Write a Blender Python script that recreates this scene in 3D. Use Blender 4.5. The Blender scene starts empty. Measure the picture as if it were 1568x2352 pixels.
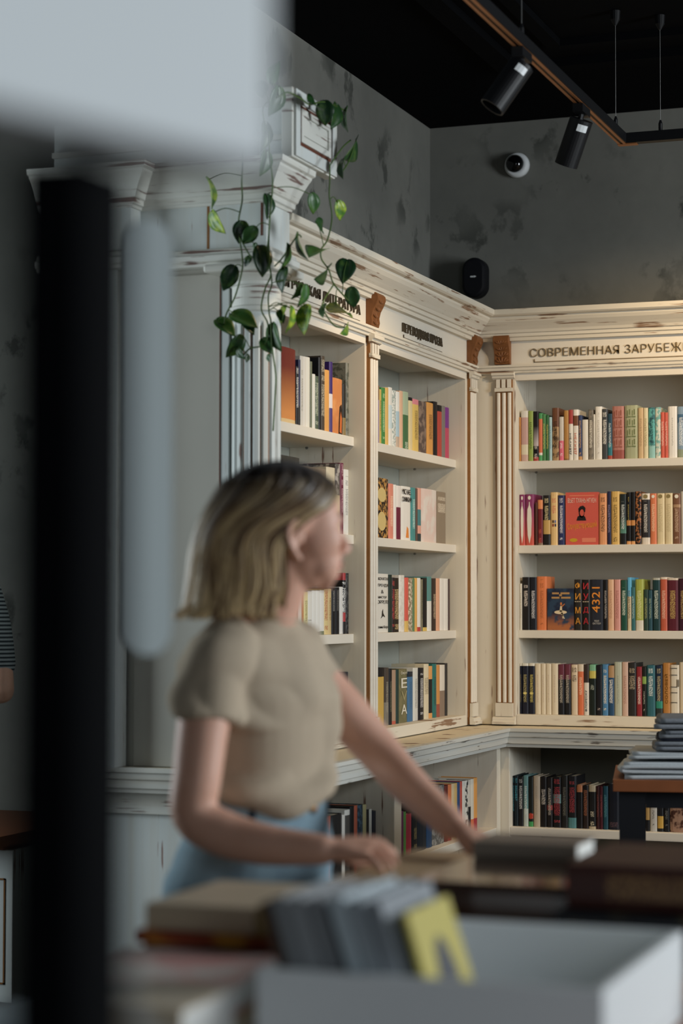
import bpy, bmesh, math, random
import numpy as np
from mathutils import Matrix, Vector
random.seed(7)
SC = bpy.context.scene
COL = SC.collection
PI = math.pi

# ---------------------------------------------------------------- camera
F_PX, CX, CY = 4768.0, 784.0, 1176.0
YAW, PITCH, ROLL, CAM_H = math.radians(20.379), math.radians(2.603), math.radians(.067), 1.30
_f = np.array([-math.sin(YAW) * math.cos(PITCH), math.cos(YAW) * math.cos(PITCH), math.sin(PITCH)])
_r = np.array([math.cos(YAW), math.sin(YAW), 0.0])
_u = np.cross(_r, _f)
_r, _u = math.cos(ROLL) * _r + math.sin(ROLL) * _u, -math.sin(ROLL) * _r + math.cos(ROLL) * _u
_C = np.array([0, 0, CAM_H])
def ray(x, y): return _f + _r * (x - CX) / F_PX - _u * (y - CY) / F_PX
def onY(x, y, Y): d = ray(x, y); return _C + d * (Y / d[1])
def onX(x, y, X): d = ray(x, y); return _C + d * (X / d[0])
def onZ(x, y, Z): d = ray(x, y); return _C + d * ((Z - CAM_H) / d[2])
def atD(x, y, D): return _C + ray(x, y) * D

cam = bpy.data.cameras.new('camera')
cam.sensor_fit = 'VERTICAL'; cam.sensor_height = 36.0; cam.sensor_width = 24.0
cam.lens = 36.0 * F_PX / 2352.0
cam.clip_start = .05; cam.clip_end = 60
cam.dof.use_dof = True; cam.dof.focus_distance = 7.3; cam.dof.aperture_fstop = 2.6
cam_o = bpy.data.objects.new('camera', cam); COL.objects.link(cam_o)
M = Matrix.Identity(4)
for i in range(3):
    M[i][0], M[i][1], M[i][2], M[i][3] = _r[i], _u[i], -_f[i], _C[i]
cam_o.matrix_world = M
SC.camera = cam_o

# ---------------------------------------------------------------- world, large lights, exposure
SC.view_settings.view_transform = 'Standard'; SC.view_settings.look = 'None'
SC.view_settings.gamma = 1.0; SC.view_settings.use_curve_mapping = False
SC.view_settings.exposure = -0.05
W = bpy.data.worlds.new('world'); SC.world = W; W.use_nodes = True
W.node_tree.nodes['Background'].inputs[0].default_value = (.52, .62, .68, 1)
W.node_tree.nodes['Background'].inputs[1].default_value = .022
def area(name, loc, target, sx, sy, power, col):
    l = bpy.data.lights.new(name, 'AREA'); l.shape = 'RECTANGLE'; l.size = sx; l.size_y = sy
    l.energy = power; l.color = col
    o = bpy.data.objects.new(name, l); COL.objects.link(o); o.location = loc
    o.rotation_euler = (Vector(target) - Vector(loc)).to_track_quat('-Z', 'Y').to_euler()
    return o
# shop windows: one long front on the right-hand side of the room, one down the left aisle; plus an added fill lamp
area('daylight_window_right', (3.0, 5.15, 2.1), (-1.4, 3.9, 1.3), 1.5, 1.8, 215, (.90, .96, 1.0))
area('tray_fill_light', (1.4, -.4, 1.7), (-.8, 2.0, 1.0), 1.2, 1.6, 24, (.84, .93, 1.0))  # unseen soft lamp added near the camera to brighten tray front and sign board
area('daylight_window_left', (-4.9, 4.1, 1.8), (-1.5, 3.6, 1.4), 1.4, 2.2, 85, (.84, .95, 1.0))

# ---------------------------------------------------------------- colour and materials
def lin(h):
    if not isinstance(h, str): return h
    v = [int(h[i:i + 2], 16) / 255 for i in (0, 2, 4)]
    return tuple(c / 12.92 if c <= .04045 else ((c + .055) / 1.055) ** 2.4 for c in v) + (1,)
class NT:
    def __init__(s, name, rough=.6, spec=.3, metal=0.):
        s.m = bpy.data.materials.new(name); s.m.use_nodes = True
        s.t = s.m.node_tree; s.b = s.t.nodes['Principled BSDF']
        s.b.inputs['Roughness'].default_value = rough
        s.b.inputs['Specular IOR Level'].default_value = spec
        s.b.inputs['Metallic'].default_value = metal
    def n(s, typ, **kw):
        nd = s.t.nodes.new(typ)
        for k, v in kw.items():
            if k.startswith('i_'):
                key = k[2:]; key = int(key) if key.isdigit() else key
                s.put(nd.inputs[key], v)
            else: setattr(nd, k, v)
        return nd
    def put(s, sock, v):
        if isinstance(v, bpy.types.NodeSocket): s.t.links.new(v, sock)
        elif hasattr(v, 'outputs'): s.t.links.new(v.outputs[0], sock)
        else: sock.default_value = v
    def math(s, op, a, b=0.0, c=0.0, clamp=False):
        nd = s.t.nodes.new('ShaderNodeMath'); nd.operation = op; nd.use_clamp = clamp
        s.put(nd.inputs[0], a); s.put(nd.inputs[1], b); s.put(nd.inputs[2], c)
        return nd.outputs[0]
    def step(s, x, lo, hi):
        nd = s.n('ShaderNodeMapRange', clamp=True); s.put(nd.inputs[0], x)
        nd.inputs[1].default_value = lo; nd.inputs[2].default_value = hi
        return nd.outputs[0]
    def mix(s, f, a, b):
        nd = s.t.nodes.new('ShaderNodeMix'); nd.data_type = 'RGBA'
        s.put(nd.inputs[0], f); s.put(nd.inputs[6], a); s.put(nd.inputs[7], b)
        return nd.outputs[2]
    def noise(s, vec, scale=5., detail=3., rough=.5):
        return s.n('ShaderNodeTexNoise', i_Vector=vec, i_Scale=scale, i_Detail=detail, i_Roughness=rough).outputs[0]
    def vec(s, src, sc):
        return s.n('ShaderNodeMapping', i_Vector=src, i_Scale=sc).outputs[0]
    def pos(s): return s.n('ShaderNodeNewGeometry').outputs['Position']
    def obj(s): return s.n('ShaderNodeTexCoord').outputs['Object']
    def bump(s, h, st=.3, dist=.01):
        nd = s.n('ShaderNodeBump', i_Height=h, i_Strength=st, i_Distance=dist)
        s.t.links.new(nd.outputs[0], s.b.inputs['Normal'])
    def col(s, c): s.put(s.b.inputs['Base Color'], c); return s.m
def plain(name, h, rough=.6, spec=.3, metal=0., var=.0, sc=30.):
    k = NT(name, rough, spec, metal); c = lin(h)
    if var:
        d = tuple(x * (1 - var) for x in c[:3]) + (1,)
        return k.col(k.mix(k.noise(k.pos(), sc, 4.), d, c))
    return k.col(c)
def worn(name, base='d9d2c2', wear='6b3f2a', amt=.5, sc=(2.2, 2.2, 70.), glaze='b9a98c', gl=.25, seed=0.):
    """old painted wood: streaks of bare wood where the paint rubbed through, faint glaze"""
    k = NT(name, .55, .25)
    p = k.n('ShaderNodeVectorMath', operation='ADD'); k.t.links.new(k.pos(), p.inputs[0]); p.inputs[1].default_value = (seed, seed * .7, seed * 1.3)
    a = k.noise(k.vec(p.outputs[0], sc), 1., 5., .62)
    b = k.noise(p.outputs[0], 9., 2.)
    m = k.step(k.math('ADD', a, k.math('MULTIPLY', b, .35)), .86 - amt * .12, .90 - amt * .12)
    g = k.math('MULTIPLY', k.step(k.noise(k.vec(p.outputs[0], tuple(x * .5 for x in sc)), 1., 4.), .45, .75), gl)
    c = k.mix(g, lin(base), lin(glaze))
    c = k.mix(k.math('MULTIPLY', m, .85), c, lin(wear))
    k.bump(k.math('SUBTRACT', 1., m), .25, .002)
    return k.col(c)
H_SC, V_SC = (2.2, 2.2, 70.), (60., 60., 1.8)
M_TRIM = worn('aged_white_paint_moulding', wear='7a5230', amt=.8)
M_TRIMV = worn('aged_white_paint_upright', amt=.25, sc=V_SC, seed=3.)
M_EDGE = worn('rubbed_worktop_edge', base='c9c9c2', wear='3a2a22', amt=.5, sc=(4.5, 4.5, 95.), seed=5.)
M_TOP = worn('worktop_paint', base='d8cdb4', amt=.15, seed=8.)
M_FLAT = worn('smooth_cream_paint', base='dcd6c9', amt=-.5, gl=.12, seed=1.)
M_SHELF = plain('shelf_paint', 'ded8cb', .5, .3, var=.05, sc=8)
M_BACK = plain('bookcase_back_paint', 'c0b8a6', .7, .2, var=.06, sc=5)
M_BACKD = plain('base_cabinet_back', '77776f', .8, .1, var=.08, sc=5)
M_BACKL = plain('bookcase_back_paint_grey', 'a9aca2', .7, .2, var=.06, sc=5)
M_PIER = worn('pier_aged_paint', base='d3d4cd', wear='5b2f26', amt=.75, seed=11.)
M_PIERV = worn('pier_column_paint', base='ced4d2', wear='7a4a38', amt=.2, sc=V_SC, seed=14.)
M_PANEL = plain('pier_panel_paint', 'b7b4aa', .6, .25, var=.07, sc=6)
M_GROOVE = plain('brown_glaze_in_grooves', '96683c', .65, .2, var=.35, sc=25)
M_FLUTE = plain('brown_glaze_in_flutes', '93715c', .65, .2, var=.3, sc=30)
M_GROOVE2 = plain('dark_red_glaze_in_grooves', '6e4334', .65, .2, var=.4, sc=30)
M_CARVE = plain('carved_brown_wood', '85552f', .5, .3, var=.45, sc=60)
M_BRONZE = plain('bronze_lettering', '7d6a4a', .5, .35, .15)
M_BRONZE2 = plain('dark_lettering', '4f4536', .5, .3, .1)
M_GAP = plain('bare_brown_wood', '4b261b', .6, .2, var=.3)
M_BLACK = plain('matt_black_metal', '0b0c0f', .5, .35)
M_BLACK2 = plain('black_wood', '101116', .6, .25)
M_CEIL = plain('black_ceiling_paint', '08090b', .9, .05)
M_POST = plain('black_powder_coat', '060709', .9, .05)
M_COPPER = plain('copper_track_rail', 'a87045', .4, .5, .6)
M_STEEL = plain('steel', '8a8a88', .35, .5, .8)
M_WHITE = plain('white_lacquer', 'e6eaeb', .45, .3)
M_TABLE = plain('brown_table_wood', '8a4f2a', .45, .35, var=.35, sc=14)
M_PAGES = plain('book_pages', 'd9cdb4', .8, .1, var=.12, sc=300)
M_PAGESW = plain('white_book_pages', 'dfe0dc', .8, .1, var=.06, sc=300)

def m_wall():
    k = NT('grey_trowelled_plaster', .85, .15); p = k.pos()
    big = k.noise(p, 1.6, 5., .6); fine = k.noise(p, 22., 4.)
    sp = k.noise(k.vec(p, (1., 1., .8)), 6.5, 6., .62)
    sp2 = k.noise(p, 2.6, 2.)
    blot = k.math('MULTIPLY', k.step(sp, .535, .60), k.step(sp2, .44, .56))
    c = k.mix(k.step(big, .3, .75), lin('747570'), lin('888881'))
    c = k.mix(k.math('MULTIPLY', fine, .18), c, lin('55564f'))
    c = k.mix(k.math('MULTIPLY', blot, .62), c, lin('2c302c'))
    k.bump(k.math('ADD', big, k.math('MULTIPLY', fine, .2)), .25, .02)
    return k.col(c)
M_WALL = m_wall()
def m_floor():
    k = NT('dark_plank_floor', .5, .3); p = k.pos()
    n = k.noise(k.vec(p, (2., 14., 1.)), 2., 4.)
    return k.col(k.mix(n, lin('2f2822'), lin('5b5146')))
M_FLOOR = m_floor()

# ---------------------------------------------------------------- mesh helpers
class MB:
    def __init__(s): s.v = []; s.f = []
    def add(s, vs, fs):
        o = len(s.v); s.v += [tuple(map(float, q)) for q in vs]; s.f += [tuple(i + o for i in q) for q in fs]; return s
    def box(s, a, b, bev=0.):
        x0, y0, z0 = (min(a[i], b[i]) for i in range(3)); x1, y1, z1 = (max(a[i], b[i]) for i in range(3))
        s.add([(x0, y0, z0), (x1, y0, z0), (x1, y1, z0), (x0, y1, z0), (x0, y0, z1), (x1, y0, z1), (x1, y1, z1), (x0, y1, z1)],
              [(0, 3, 2, 1), (4, 5, 6, 7), (0, 1, 5, 4), (1, 2, 6, 5), (2, 3, 7, 6), (3, 0, 4, 7)]); return s
    def prism(s, pts, ax, c0, c1):
        """polygon pts (2-D) extruded along axis ax between c0 and c1"""
        n = len(pts)
        def mk(p, c):
            return {'z': (p[0], p[1], c), 'y': (p[0], c, p[1]), 'x': (c, p[0], p[1])}[ax]
        s.add([mk(p, c0) for p in pts] + [mk(p, c1) for p in pts],
              [tuple(range(n - 1, -1, -1)), tuple(range(n, 2 * n))] + [(i, (i + 1) % n, n + (i + 1) % n, n + i) for i in range(n)])
        return s
    def lathe(s, prof, c=(0, 0, 0), seg=24, axis=None, flute=None):
        """prof list of (r, z)"""
        vs = []; fs = []; m = len(prof)
        for k in range(seg):
            a = 2 * PI * k / seg
            for (r_, z) in prof:
                rr = flute(a, z, r_) if flute else r_
                vs.append((rr * math.cos(a), rr * math.sin(a), z))
        for k in range(seg):
            k2 = (k + 1) % seg
            for j in range(m - 1):
                fs.append((k * m + j, k2 * m + j, k2 * m + j + 1, k * m + j + 1))
        fs.append(tuple(k * m for k in range(seg - 1, -1, -1))); fs.append(tuple(k * m + m - 1 for k in range(seg)))
        if axis is not None:
            q = Vector((0, 0, 1)).rotation_difference(Vector(axis)).to_matrix()
            vs = [tuple(q @ Vector(v)) for v in vs]
        s.add([(v[0] + c[0], v[1] + c[1], v[2] + c[2]) for v in vs], fs); return s
    def tube(s, pts, rad, seg=8, flat=None):
        pts = [Vector(p) for p in pts]; n = len(pts)
        rad = rad if isinstance(rad, (list, tuple)) else [rad] * n
        up = Vector((.13, .31, .94)); vs = []; fs = []; prev = None
        for i in range(n):
            t = (pts[min(i + 1, n - 1)] - pts[max(i - 1, 0)]).normalized()
            if prev is None:
                a = t.cross(up); a = a.normalized() if a.length > 1e-4 else t.orthogonal().normalized()
            else: a = (prev - t * prev.dot(t)).normalized()
            prev = a; b = t.cross(a)
            for k in range(seg):
                w = 2 * PI * k / seg
                vs.append(pts[i] + (a * math.cos(w) + b * math.sin(w) * (flat or 1.)) * rad[i])
        for i in range(n - 1):
            for k in range(seg):
                k2 = (k + 1) % seg
                fs.append((i * seg + k, i * seg + k2, (i + 1) * seg + k2, (i + 1) * seg + k))
        fs.append(tuple(range(seg - 1, -1, -1))); fs.append(tuple((n - 1) * seg + k for k in range(seg)))
        s.add(vs, fs); return s
    def ell(s, c, rad, ax=None, nu=20, nv=12):
        ax = ax or (Vector((1, 0, 0)), Vector((0, 1, 0)), Vector((0, 0, 1)))
        c = Vector(c); vs = []; fs = []
        for j in range(nv + 1):
            ph = PI * j / nv
            for k in range(nu):
                th = 2 * PI * k / nu
                vs.append(c + ax[0] * rad[0] * math.sin(ph) * math.cos(th) + ax[1] * rad[1] * math.sin(ph) * math.sin(th) + ax[2] * rad[2] * math.cos(ph))
        for j in range(nv):
            for k in range(nu):
                k2 = (k + 1) % nu
                fs.append((j * nu + k, (j + 1) * nu + k, (j + 1) * nu + k2, j * nu + k2))
        s.add(vs, fs); return s
    def sweep(s, path, prof, pre=None, post=None):
        """profile (p outwards, z) swept along an XY path; outward is to the right of travel; mitred"""
        P = [Vector((p[0], p[1])) for p in path]; n = len(P); full = P[:]
        if pre is not None: full = [Vector(pre)] + full
        if post is not None: full = full + [Vector(post)]
        off = 1 if pre is not None else 0
        def nor(a, b): d = (b - a).normalized(); return Vector((d.y, -d.x))
        vs = []; m = len(prof)
        for i in range(n):
            j = i + off; ns = []
            if j > 0: ns.append(nor(full[j - 1], full[j]))
            if j < len(full) - 1: ns.append(nor(full[j], full[j + 1]))
            mm = ns[0] if len(ns) == 1 else (ns[0] + ns[1]) / (1 + ns[0].dot(ns[1]))
            for (p, z) in prof: vs.append((P[i].x + mm.x * p, P[i].y + mm.y * p, z))
        fs = []
        for i in range(n - 1):
            for k in range(m):
                k2 = (k + 1) % m
                fs.append((i * m + k, i * m + k2, (i + 1) * m + k2, (i + 1) * m + k))
        fs.append(tuple(range(m - 1, -1, -1))); fs.append(tuple((n - 1) * m + k for k in range(m)))
        s.add(vs, fs); return s
    def mesh(s, name, smooth=False):
        me = bpy.data.meshes.new(name); me.from_pydata(s.v, [], s.f); me.validate()
        bm = bmesh.new(); bm.from_mesh(me); bmesh.ops.recalc_face_normals(bm, faces=bm.faces); bm.to_mesh(me); bm.free()
        if smooth: me.polygons.foreach_set('use_smooth', [True] * len(me.polygons))
        return me
    def build(s, name, mat, parent=None, smooth=False, bevel=0., label=None):
        me = s.mesh(name, smooth)
        return link(name, me, mat, parent, bevel, label)
def link(name, me, mat, parent=None, bevel=0., label=None):
    if mat and not len(me.materials): me.materials.append(mat)
    o = bpy.data.objects.new(name, me); COL.objects.link(o)
    if parent: 
        o.parent = parent
        if parent.name in WORLD_PARENT: o.matrix_parent_inverse = WORLD_PARENT[parent.name]
    if bevel:
        b = o.modifiers.new('bevel', 'BEVEL'); b.width = bevel; b.segments = 2; b.limit_method = 'ANGLE'
    if label: o['label'] = label
    return o
WORLD_PARENT = {}
def tag(o, label=None, cat=None, group=None, kind=None):
    if label: o['label'] = label
    if cat: o['category'] = cat
    if group: o['group'] = group
    if kind: o['kind'] = kind
    return o
def thing(name, label, cat, loc=(0, 0, 0), group=None, kind=None):
    """an Empty at the thing's base; its parts are given in world coordinates"""
    o = bpy.data.objects.new(name, None); COL.objects.link(o); o.location = loc; o.empty_display_size = .05
    WORLD_PARENT[o.name] = Matrix.Translation(-Vector(loc))
    return tag(o, label, cat, group, kind)
def struct(o, label): return tag(o, label, kind='structure')
def text_mesh(txt, size, extrude, space=1.0, thin=0.):
    c = bpy.data.curves.new('txt', 'FONT'); c.body = txt; c.size = size; c.extrude = extrude; c.offset = thin
    c.align_x = 'LEFT'; c.space_character = space; c.resolution_u = 3
    o = bpy.data.objects.new('txt', c); COL.objects.link(o)
    dg = bpy.context.evaluated_depsgraph_get()
    me = bpy.data.meshes.new_from_object(o.evaluated_get(dg))
    bpy.data.objects.remove(o); bpy.data.curves.remove(c)
    xs = [v.co.x for v in me.vertices]; ys = [v.co.y for v in me.vertices]
    return me, (min(xs), max(xs), min(ys), max(ys))
def remesh(mb, voxel, it=6, fac=.5):
    me = mb.mesh('tmp'); o = bpy.data.objects.new('tmp', me); COL.objects.link(o)
    r_ = o.modifiers.new('r', 'REMESH'); r_.mode = 'VOXEL'; r_.voxel_size = voxel
    s_ = o.modifiers.new('s', 'SMOOTH'); s_.iterations = it; s_.factor = fac
    dg = bpy.context.evaluated_depsgraph_get(); out = bpy.data.meshes.new_from_object(o.evaluated_get(dg))
    bpy.data.objects.remove(o); bpy.data.meshes.remove(me)
    out.polygons.foreach_set('use_smooth', [True] * len(out.polygons))
    return out

# ================================================================ the room
YR, XL, XW, YW, ZC = 7.876, -2.3665, -2.655, 8.206, 3.30
struct(MB().box((-6.5, -2.0, -.1), (4.2, 8.5, 0)).build('floor', M_FLOOR), 'dark brown wooden shop floor')
ceil = struct(MB().box((-6.5, -2.0, ZC), (4.2, 8.5, ZC + .1)).build('ceiling', M_CEIL), 'matt black shop ceiling with stepped beams')
for (a, b) in (((-2.10, 2.5, 3.27), (-2.02, 7.3, 3.30)), ((-2.10, 7.3, 3.27), (2.5, 7.38, 3.30)),
               ((-1.85, 2.5, 3.275), (-1.80, 7.05, 3.30)), ((-1.85, 7.05, 3.275), (2.5, 7.10, 3.30))):
    MB().box(a, b).build('ceiling_beam', M_CEIL, ceil)
wb = MB().box((XW, YW, 0), (4.2, 8.45, ZC)).build('wall_back', M_WALL); struct(wb, 'grey blotched plaster wall above the right-hand bookcase')
wl = MB().box((-2.95, 5.66, 0), (XW, 8.45, ZC)).build('wall_left', M_WALL); struct(wl, 'grey plaster wall above the left-hand bookcase')
struct(MB().box((-6.5, 6.75, 0), (-2.95, 6.9, ZC)).build('wall_aisle', M_WALL), 'dim grey wall at the end of the left aisle')

# ================================================================ bookcases
Z_SH = [1.8735, 1.5411, 1.2074]; TH_SH = .031; Z_BOT = .878
MAPR = lambda s, t, z: (s, YR + t, z)
MAPL = lambda s, t, z: (XL - t, s, z)
class CM(MB):
    """mesh builder in case space: s along the case, t into the wall, z up"""
    def __init__(s, fn): MB.__init__(s); s.fn = fn
    def build(s, *a, **k):
        s.v = [s.fn(*q) for q in s.v]; return MB.build(s, *a, **k)
CORN = [(0, 2.345), (.02, 2.345), (.022, 2.357), (.030, 2.360), (.032, 2.372), (.040, 2.374), (.046, 2.384), (.060, 2.396), (.082, 2.412),
        (.092, 2.424), (.094, 2.431), (.110, 2.433), (.118, 2.438), (.120, 2.457), (0, 2.457)]
ARCH = [(0, 2.218), (.012, 2.218), (.014, 2.226), (.020, 2.228), (.022, 2.238), (.028, 2.241), (.028, 2.249), (0, 2.252)]
def reeds(par, fn, s0, s1, z0, z1, t0=-.012):
    """pilaster: brown glazed plate with three white reeds, capital and base"""
    p = thing_part('pilaster', CM(fn).box((s0, t0, z0), (s1, .002, z1)), M_GROOVE, par)
    w = (s1 - s0) / 3
    za, zb = z0 + .085, z1 - .075
    for k in range(3):
        c = s0 + w * (k + .5); r_ = w * .33; m = CM(fn); prof = []
        for q in range(7):
            a = PI * q / 6; prof.append((c + r_ * math.cos(a), t0 - r_ * .75 * math.sin(a)))
        m.prism([(x, y) for x, y in prof], 'z', za, zb)
        m.build('reed', M_FLAT, p, smooth=False)
        CM(fn).box((c - r_, t0 - .008, z1 - .055), (c + r_, t0, z1 - .022)).build('reed', M_FLAT, p)
    CM(fn).box((s0 - .002, t0 - .010, z1 - .070), (s1 + .002, t0 + .002, z1 - .056)).build('necking', M_TRIM, p)
    CM(fn).prism([(t0, z1 - .022), (t0 - .012, z1 - .016), (t0 - .014, z1 - .008), (t0 - .022, z1 - .006), (t0 - .022, z1 + .006), (t0, z1 + .006)], 'x', s0 - .012, s1 + .012).build('capital', M_TRIM, p)
    CM(fn).box((s0 - .002, t0 - .008, z0 + .03), (s1 + .002, t0 + .002, z0 + .082)).build('plinth', M_TRIMV, p)
    CM(fn).prism([(t0, z0), (t0 - .022, z0), (t0 - .022, z0 + .010), (t0 - .016, z0 + .013), (t0 - .016, z0 + .022), (t0 - .009, z0 + .026), (t0, z0 + .03)], 'x', s0 - .012, s1 + .012).build('base', M_TRIM, p)
def thing_part(name, mb, mat, par, **k): return mb.build(name, mat, par, **k)
def corbel(par, fn, s0, s1):
    """carved bracket: S-shaped block with raised leaves"""
    prof = [(0, 2.253), (-.020, 2.253), (-.024, 2.268), (-.022, 2.285), (-.027, 2.305), (-.038, 2.325), (-.046, 2.345), (-.044, 2.358), (-.036, 2.366), (0, 2.366)]
    p = CM(fn).prism(prof, 'x', s0, s1).build('corbel', M_CARVE, par, bevel=.002, label='brown carved wooden bracket')
    w = s1 - s0; c = (s0 + s1) / 2
    for (z, t) in ((2.262, -.0235), (2.286, -.0235), (2.310, -.031), (2.334, -.042)):
        for d in (-62, -32, 0, 32, 62):
            a = math.radians(d); sx, cz = math.sin(a), math.cos(a); L = .0135 if abs(d) < 50 else .011
            m = CM(fn); m.ell((c + sx * w * .30, t, z + cz * .009), (.0042, .0045, L), (Vector((cz, 0, -sx)), Vector((0, 1, 0)), Vector((sx, 0, cz))), 8, 6)
            m.build('carved_leaf', M_CARVE, p, smooth=True)
def frieze_text(par, fn, txt, s_a, s_b, z_base, flip=False, mat=None):
    """raised letters, one object each, over a thin underline, fitted between s_a and s_b"""
    me, (x0, x1, y0, y1) = text_mesh(txt, .05, .003, 1.02, -.0009)
    k = (s_b - s_a) / (x1 - x0); hgt = .034 / .0365
    line = CM(fn).box((s_a + .015, -.004, z_base - .021), (s_b, .001, z_base - .018)).box((s_a + .015, -.004, z_base - .021), (s_a + .018, .001, z_base - .008)).build('title_line', mat or M_BRONZE, par, label='thin line under raised lettering reading ' + txt.lower())
    bm = bmesh.new(); bm.from_mesh(me); bmesh.ops.remove_doubles(bm, verts=bm.verts, dist=1e-6); bm.verts.ensure_lookup_table()
    seen = set(); comps = []
    for v in bm.verts:
        if v.index in seen: continue
        st = [v]; seen.add(v.index); cp = []
        while st:
            a = st.pop(); cp.append(a)
            for e in a.link_edges:
                b = e.other_vert(a)
                if b.index not in seen: seen.add(b.index); st.append(b)
        comps.append([min(q.co.x for q in cp), max(q.co.x for q in cp), cp])
    comps.sort(key=lambda c: c[0]); letters = []
    for c in comps:
        if letters and (letters[-1][1] - c[0]) > .5 * min(c[1] - c[0], letters[-1][1] - letters[-1][0]): letters[-1][2] += c[2]; letters[-1][1] = max(letters[-1][1], c[1])
        else: letters.append(c)
    for c in letters:
        ids = {v.index: i for i, v in enumerate(c[2])}; m = MB()
        fs = {f for v in c[2] for f in v.link_faces}
        m.add([fn(s_a + (v.co.x - x0) * k, -.0035 - v.co.z, z_base + v.co.y * hgt) for v in c[2]], [tuple(ids[v.index] for v in f.verts) for f in fs])
        m.build('letter', mat or M_BRONZE, line)
    bm.free()
def bookcase(name, label, fn, bays, posts, pils, corb, s_end, texts, loc, top_path, pre=None, post=None, depth_back=.33):
    t = thing(name, label, 'bookcase', loc)
    for (a, b) in posts:
        CM(fn).box((a, 0, .838), (b, depth_back - .012, 2.245)).build('side_post', M_TRIMV, t, bevel=.002)
    s0, s1 = s_end
    CM(fn).box((s0, depth_back - .012, .838), (s1, depth_back - .001, 2.34)).build('back_panel', M_BACK if fn is MAPR else M_BACKL, t)
    for (a, b) in bays:
        for z in Z_SH: CM(fn).box((a, .04, z - TH_SH), (b, depth_back - .013, z)).build('shelf', M_SHELF, t, bevel=.0015)
        CM(fn).box((a, 0, .838), (b, depth_back - .013, Z_BOT)).build('bottom_board', M_TRIM, t, bevel=.002)
        CM(fn).box((a, 0, 2.19), (b, .03, 2.2445)).box((a, .03, 2.225), (b, depth_back - .013, 2.2445)).build('lintel', M_FLAT, t)
        for z in Z_SH:
            for s in (a + .03, b - .03): CM(fn).ell((s, .20, z - TH_SH - .004), (.006, .006, .005), nu=8, nv=4).build('shelf_pin', M_STEEL, t)
    CM(fn).box((s0, 0, 2.245), (s1, .05, 2.36)).build('frieze', M_FLAT, t)
    MB().sweep(top_path, ARCH, pre, post).build('architrave', M_TRIM, t)
    MB().sweep(top_path, CORN, pre, post).build('cornice', M_TRIM, t)
    CM(fn).box((s0, .0, 2.36), (s1, depth_back - .002, 2.453)).build('top_board', M_SHELF, t)
    for (a, b) in pils: reeds(t, fn, a, b, .841, 2.216)
    for (a, b) in corb: corbel(t, fn, a, b)
    for q in texts: frieze_text(t, fn, *q)
    return t
BC_R = bookcase('bookcase', 'cream aged-paint bookcase along the back wall, full of upright books', MAPR,
    bays=[(-2.196, -1.128)], posts=[(XL + .001, -2.196), (-1.128, -1.03)], pils=[(-2.273, -2.206), (-1.118, -1.051)], corb=[(-2.276, -2.212), (-1.116, -1.052)],
    s_end=(XL + .001, -1.03), texts=[('СОВРЕМЕННАЯ ЗАРУБЕЖНАЯ ПРОЗА', onY(1218, 810, YR)[0], onY(1218, 810, YR)[0] + .872, 2.279)],
    loc=(-1.7, 8.0, .835), top_path=[(XL, YR), (-1.03, YR)], pre=(XL, 5.0))
sC, sD = onX(642, 625, XL)[1], onX(797, 690, XL)[1]
sA, sB = onX(922, 760, XL)[1], onX(1013, 790, XL)[1]
BC_L = bookcase('bookcase', 'cream aged-paint bookcase along the left wall, beside the fluted column', MAPL,
    bays=[(5.66, 6.598), (6.696, 7.764)], posts=[(5.63, 5.66), (6.598, 6.696), (7.764, YR - .001)], pils=[(6.612, 6.690), (7.785, 7.862)], corb=[(6.604, 6.684), (7.778, 7.858)],
    s_end=(5.63, YR - .001), texts=[('ПЕРЕВОДНАЯ ПРОЗА', sA, sB, 2.279, False, M_BRONZE2), ('НАЯ РУССКАЯ ЛИТЕРАТУРА', sC - .033, sC - .033 + 22 * (sD - sC) / 17.6, 2.279, False, M_BRONZE2)],
    loc=(-2.5, 6.8, .835), top_path=[(XL, 5.63), (XL, YR)], post=(0, YR), depth_back=.288)

# ---- worktop running under both bookcases and round the pier
NX, NY = XL + .17, YR - .17
wt = MB().prism([(-2.95, 5.425), (NX, 5.425), (NX, NY), (-1.0, NY), (-1.0, YW - .002), (XW + .002, YW - .002), (XW + .002, 5.655), (-2.95, 5.655)], 'z', .80, .834).build('worktop', M_TOP)
tag(wt, 'long cream worktop with a rubbed edge running under both bookcases', 'worktop')
NOSE = [(0, .764), (.010, .764), (.012, .775), (.018, .778), (.020, .800), (.025, .804), (.027, .820), (.032, .824), (.032, .836), (0, .8355)]
MB().sweep([(-2.95, 5.425), (NX, 5.425), (NX, NY), (-1.0, NY)], NOSE).build('edge_moulding', M_EDGE, wt)

# ---- lower cabinets
Z_LOW = .456
def low_cab(label, fn, bays, posts, s_end, loc, back):
    t = thing('base_cabinet', label, 'cabinet', loc); f0 = -.15
    for (a, b) in posts: CM(fn).box((a, f0, 0), (b, back - .014, .763)).build('side_post', M_TRIMV, t, bevel=.003)
    for (a, b) in bays:
        CM(fn).box((a, f0 + .004, Z_LOW - .032), (b, back - .014, Z_LOW)).build('shelf', M_SHELF, t, bevel=.002)
        CM(fn).box((a, f0 + .03, .0), (b, back - .014, .10)).build('plinth', M_BACK, t)
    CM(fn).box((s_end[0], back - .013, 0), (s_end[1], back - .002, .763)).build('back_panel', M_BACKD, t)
    return t
xa = onY(1145, 1800, YR - .15)[0]; xb = onY(1170, 1800, YR - .15)[0]
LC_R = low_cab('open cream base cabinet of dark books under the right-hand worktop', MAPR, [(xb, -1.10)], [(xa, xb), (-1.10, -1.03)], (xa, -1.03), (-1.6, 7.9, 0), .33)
low_y = onX(922, 1850, XL + .15)[1]
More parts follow.
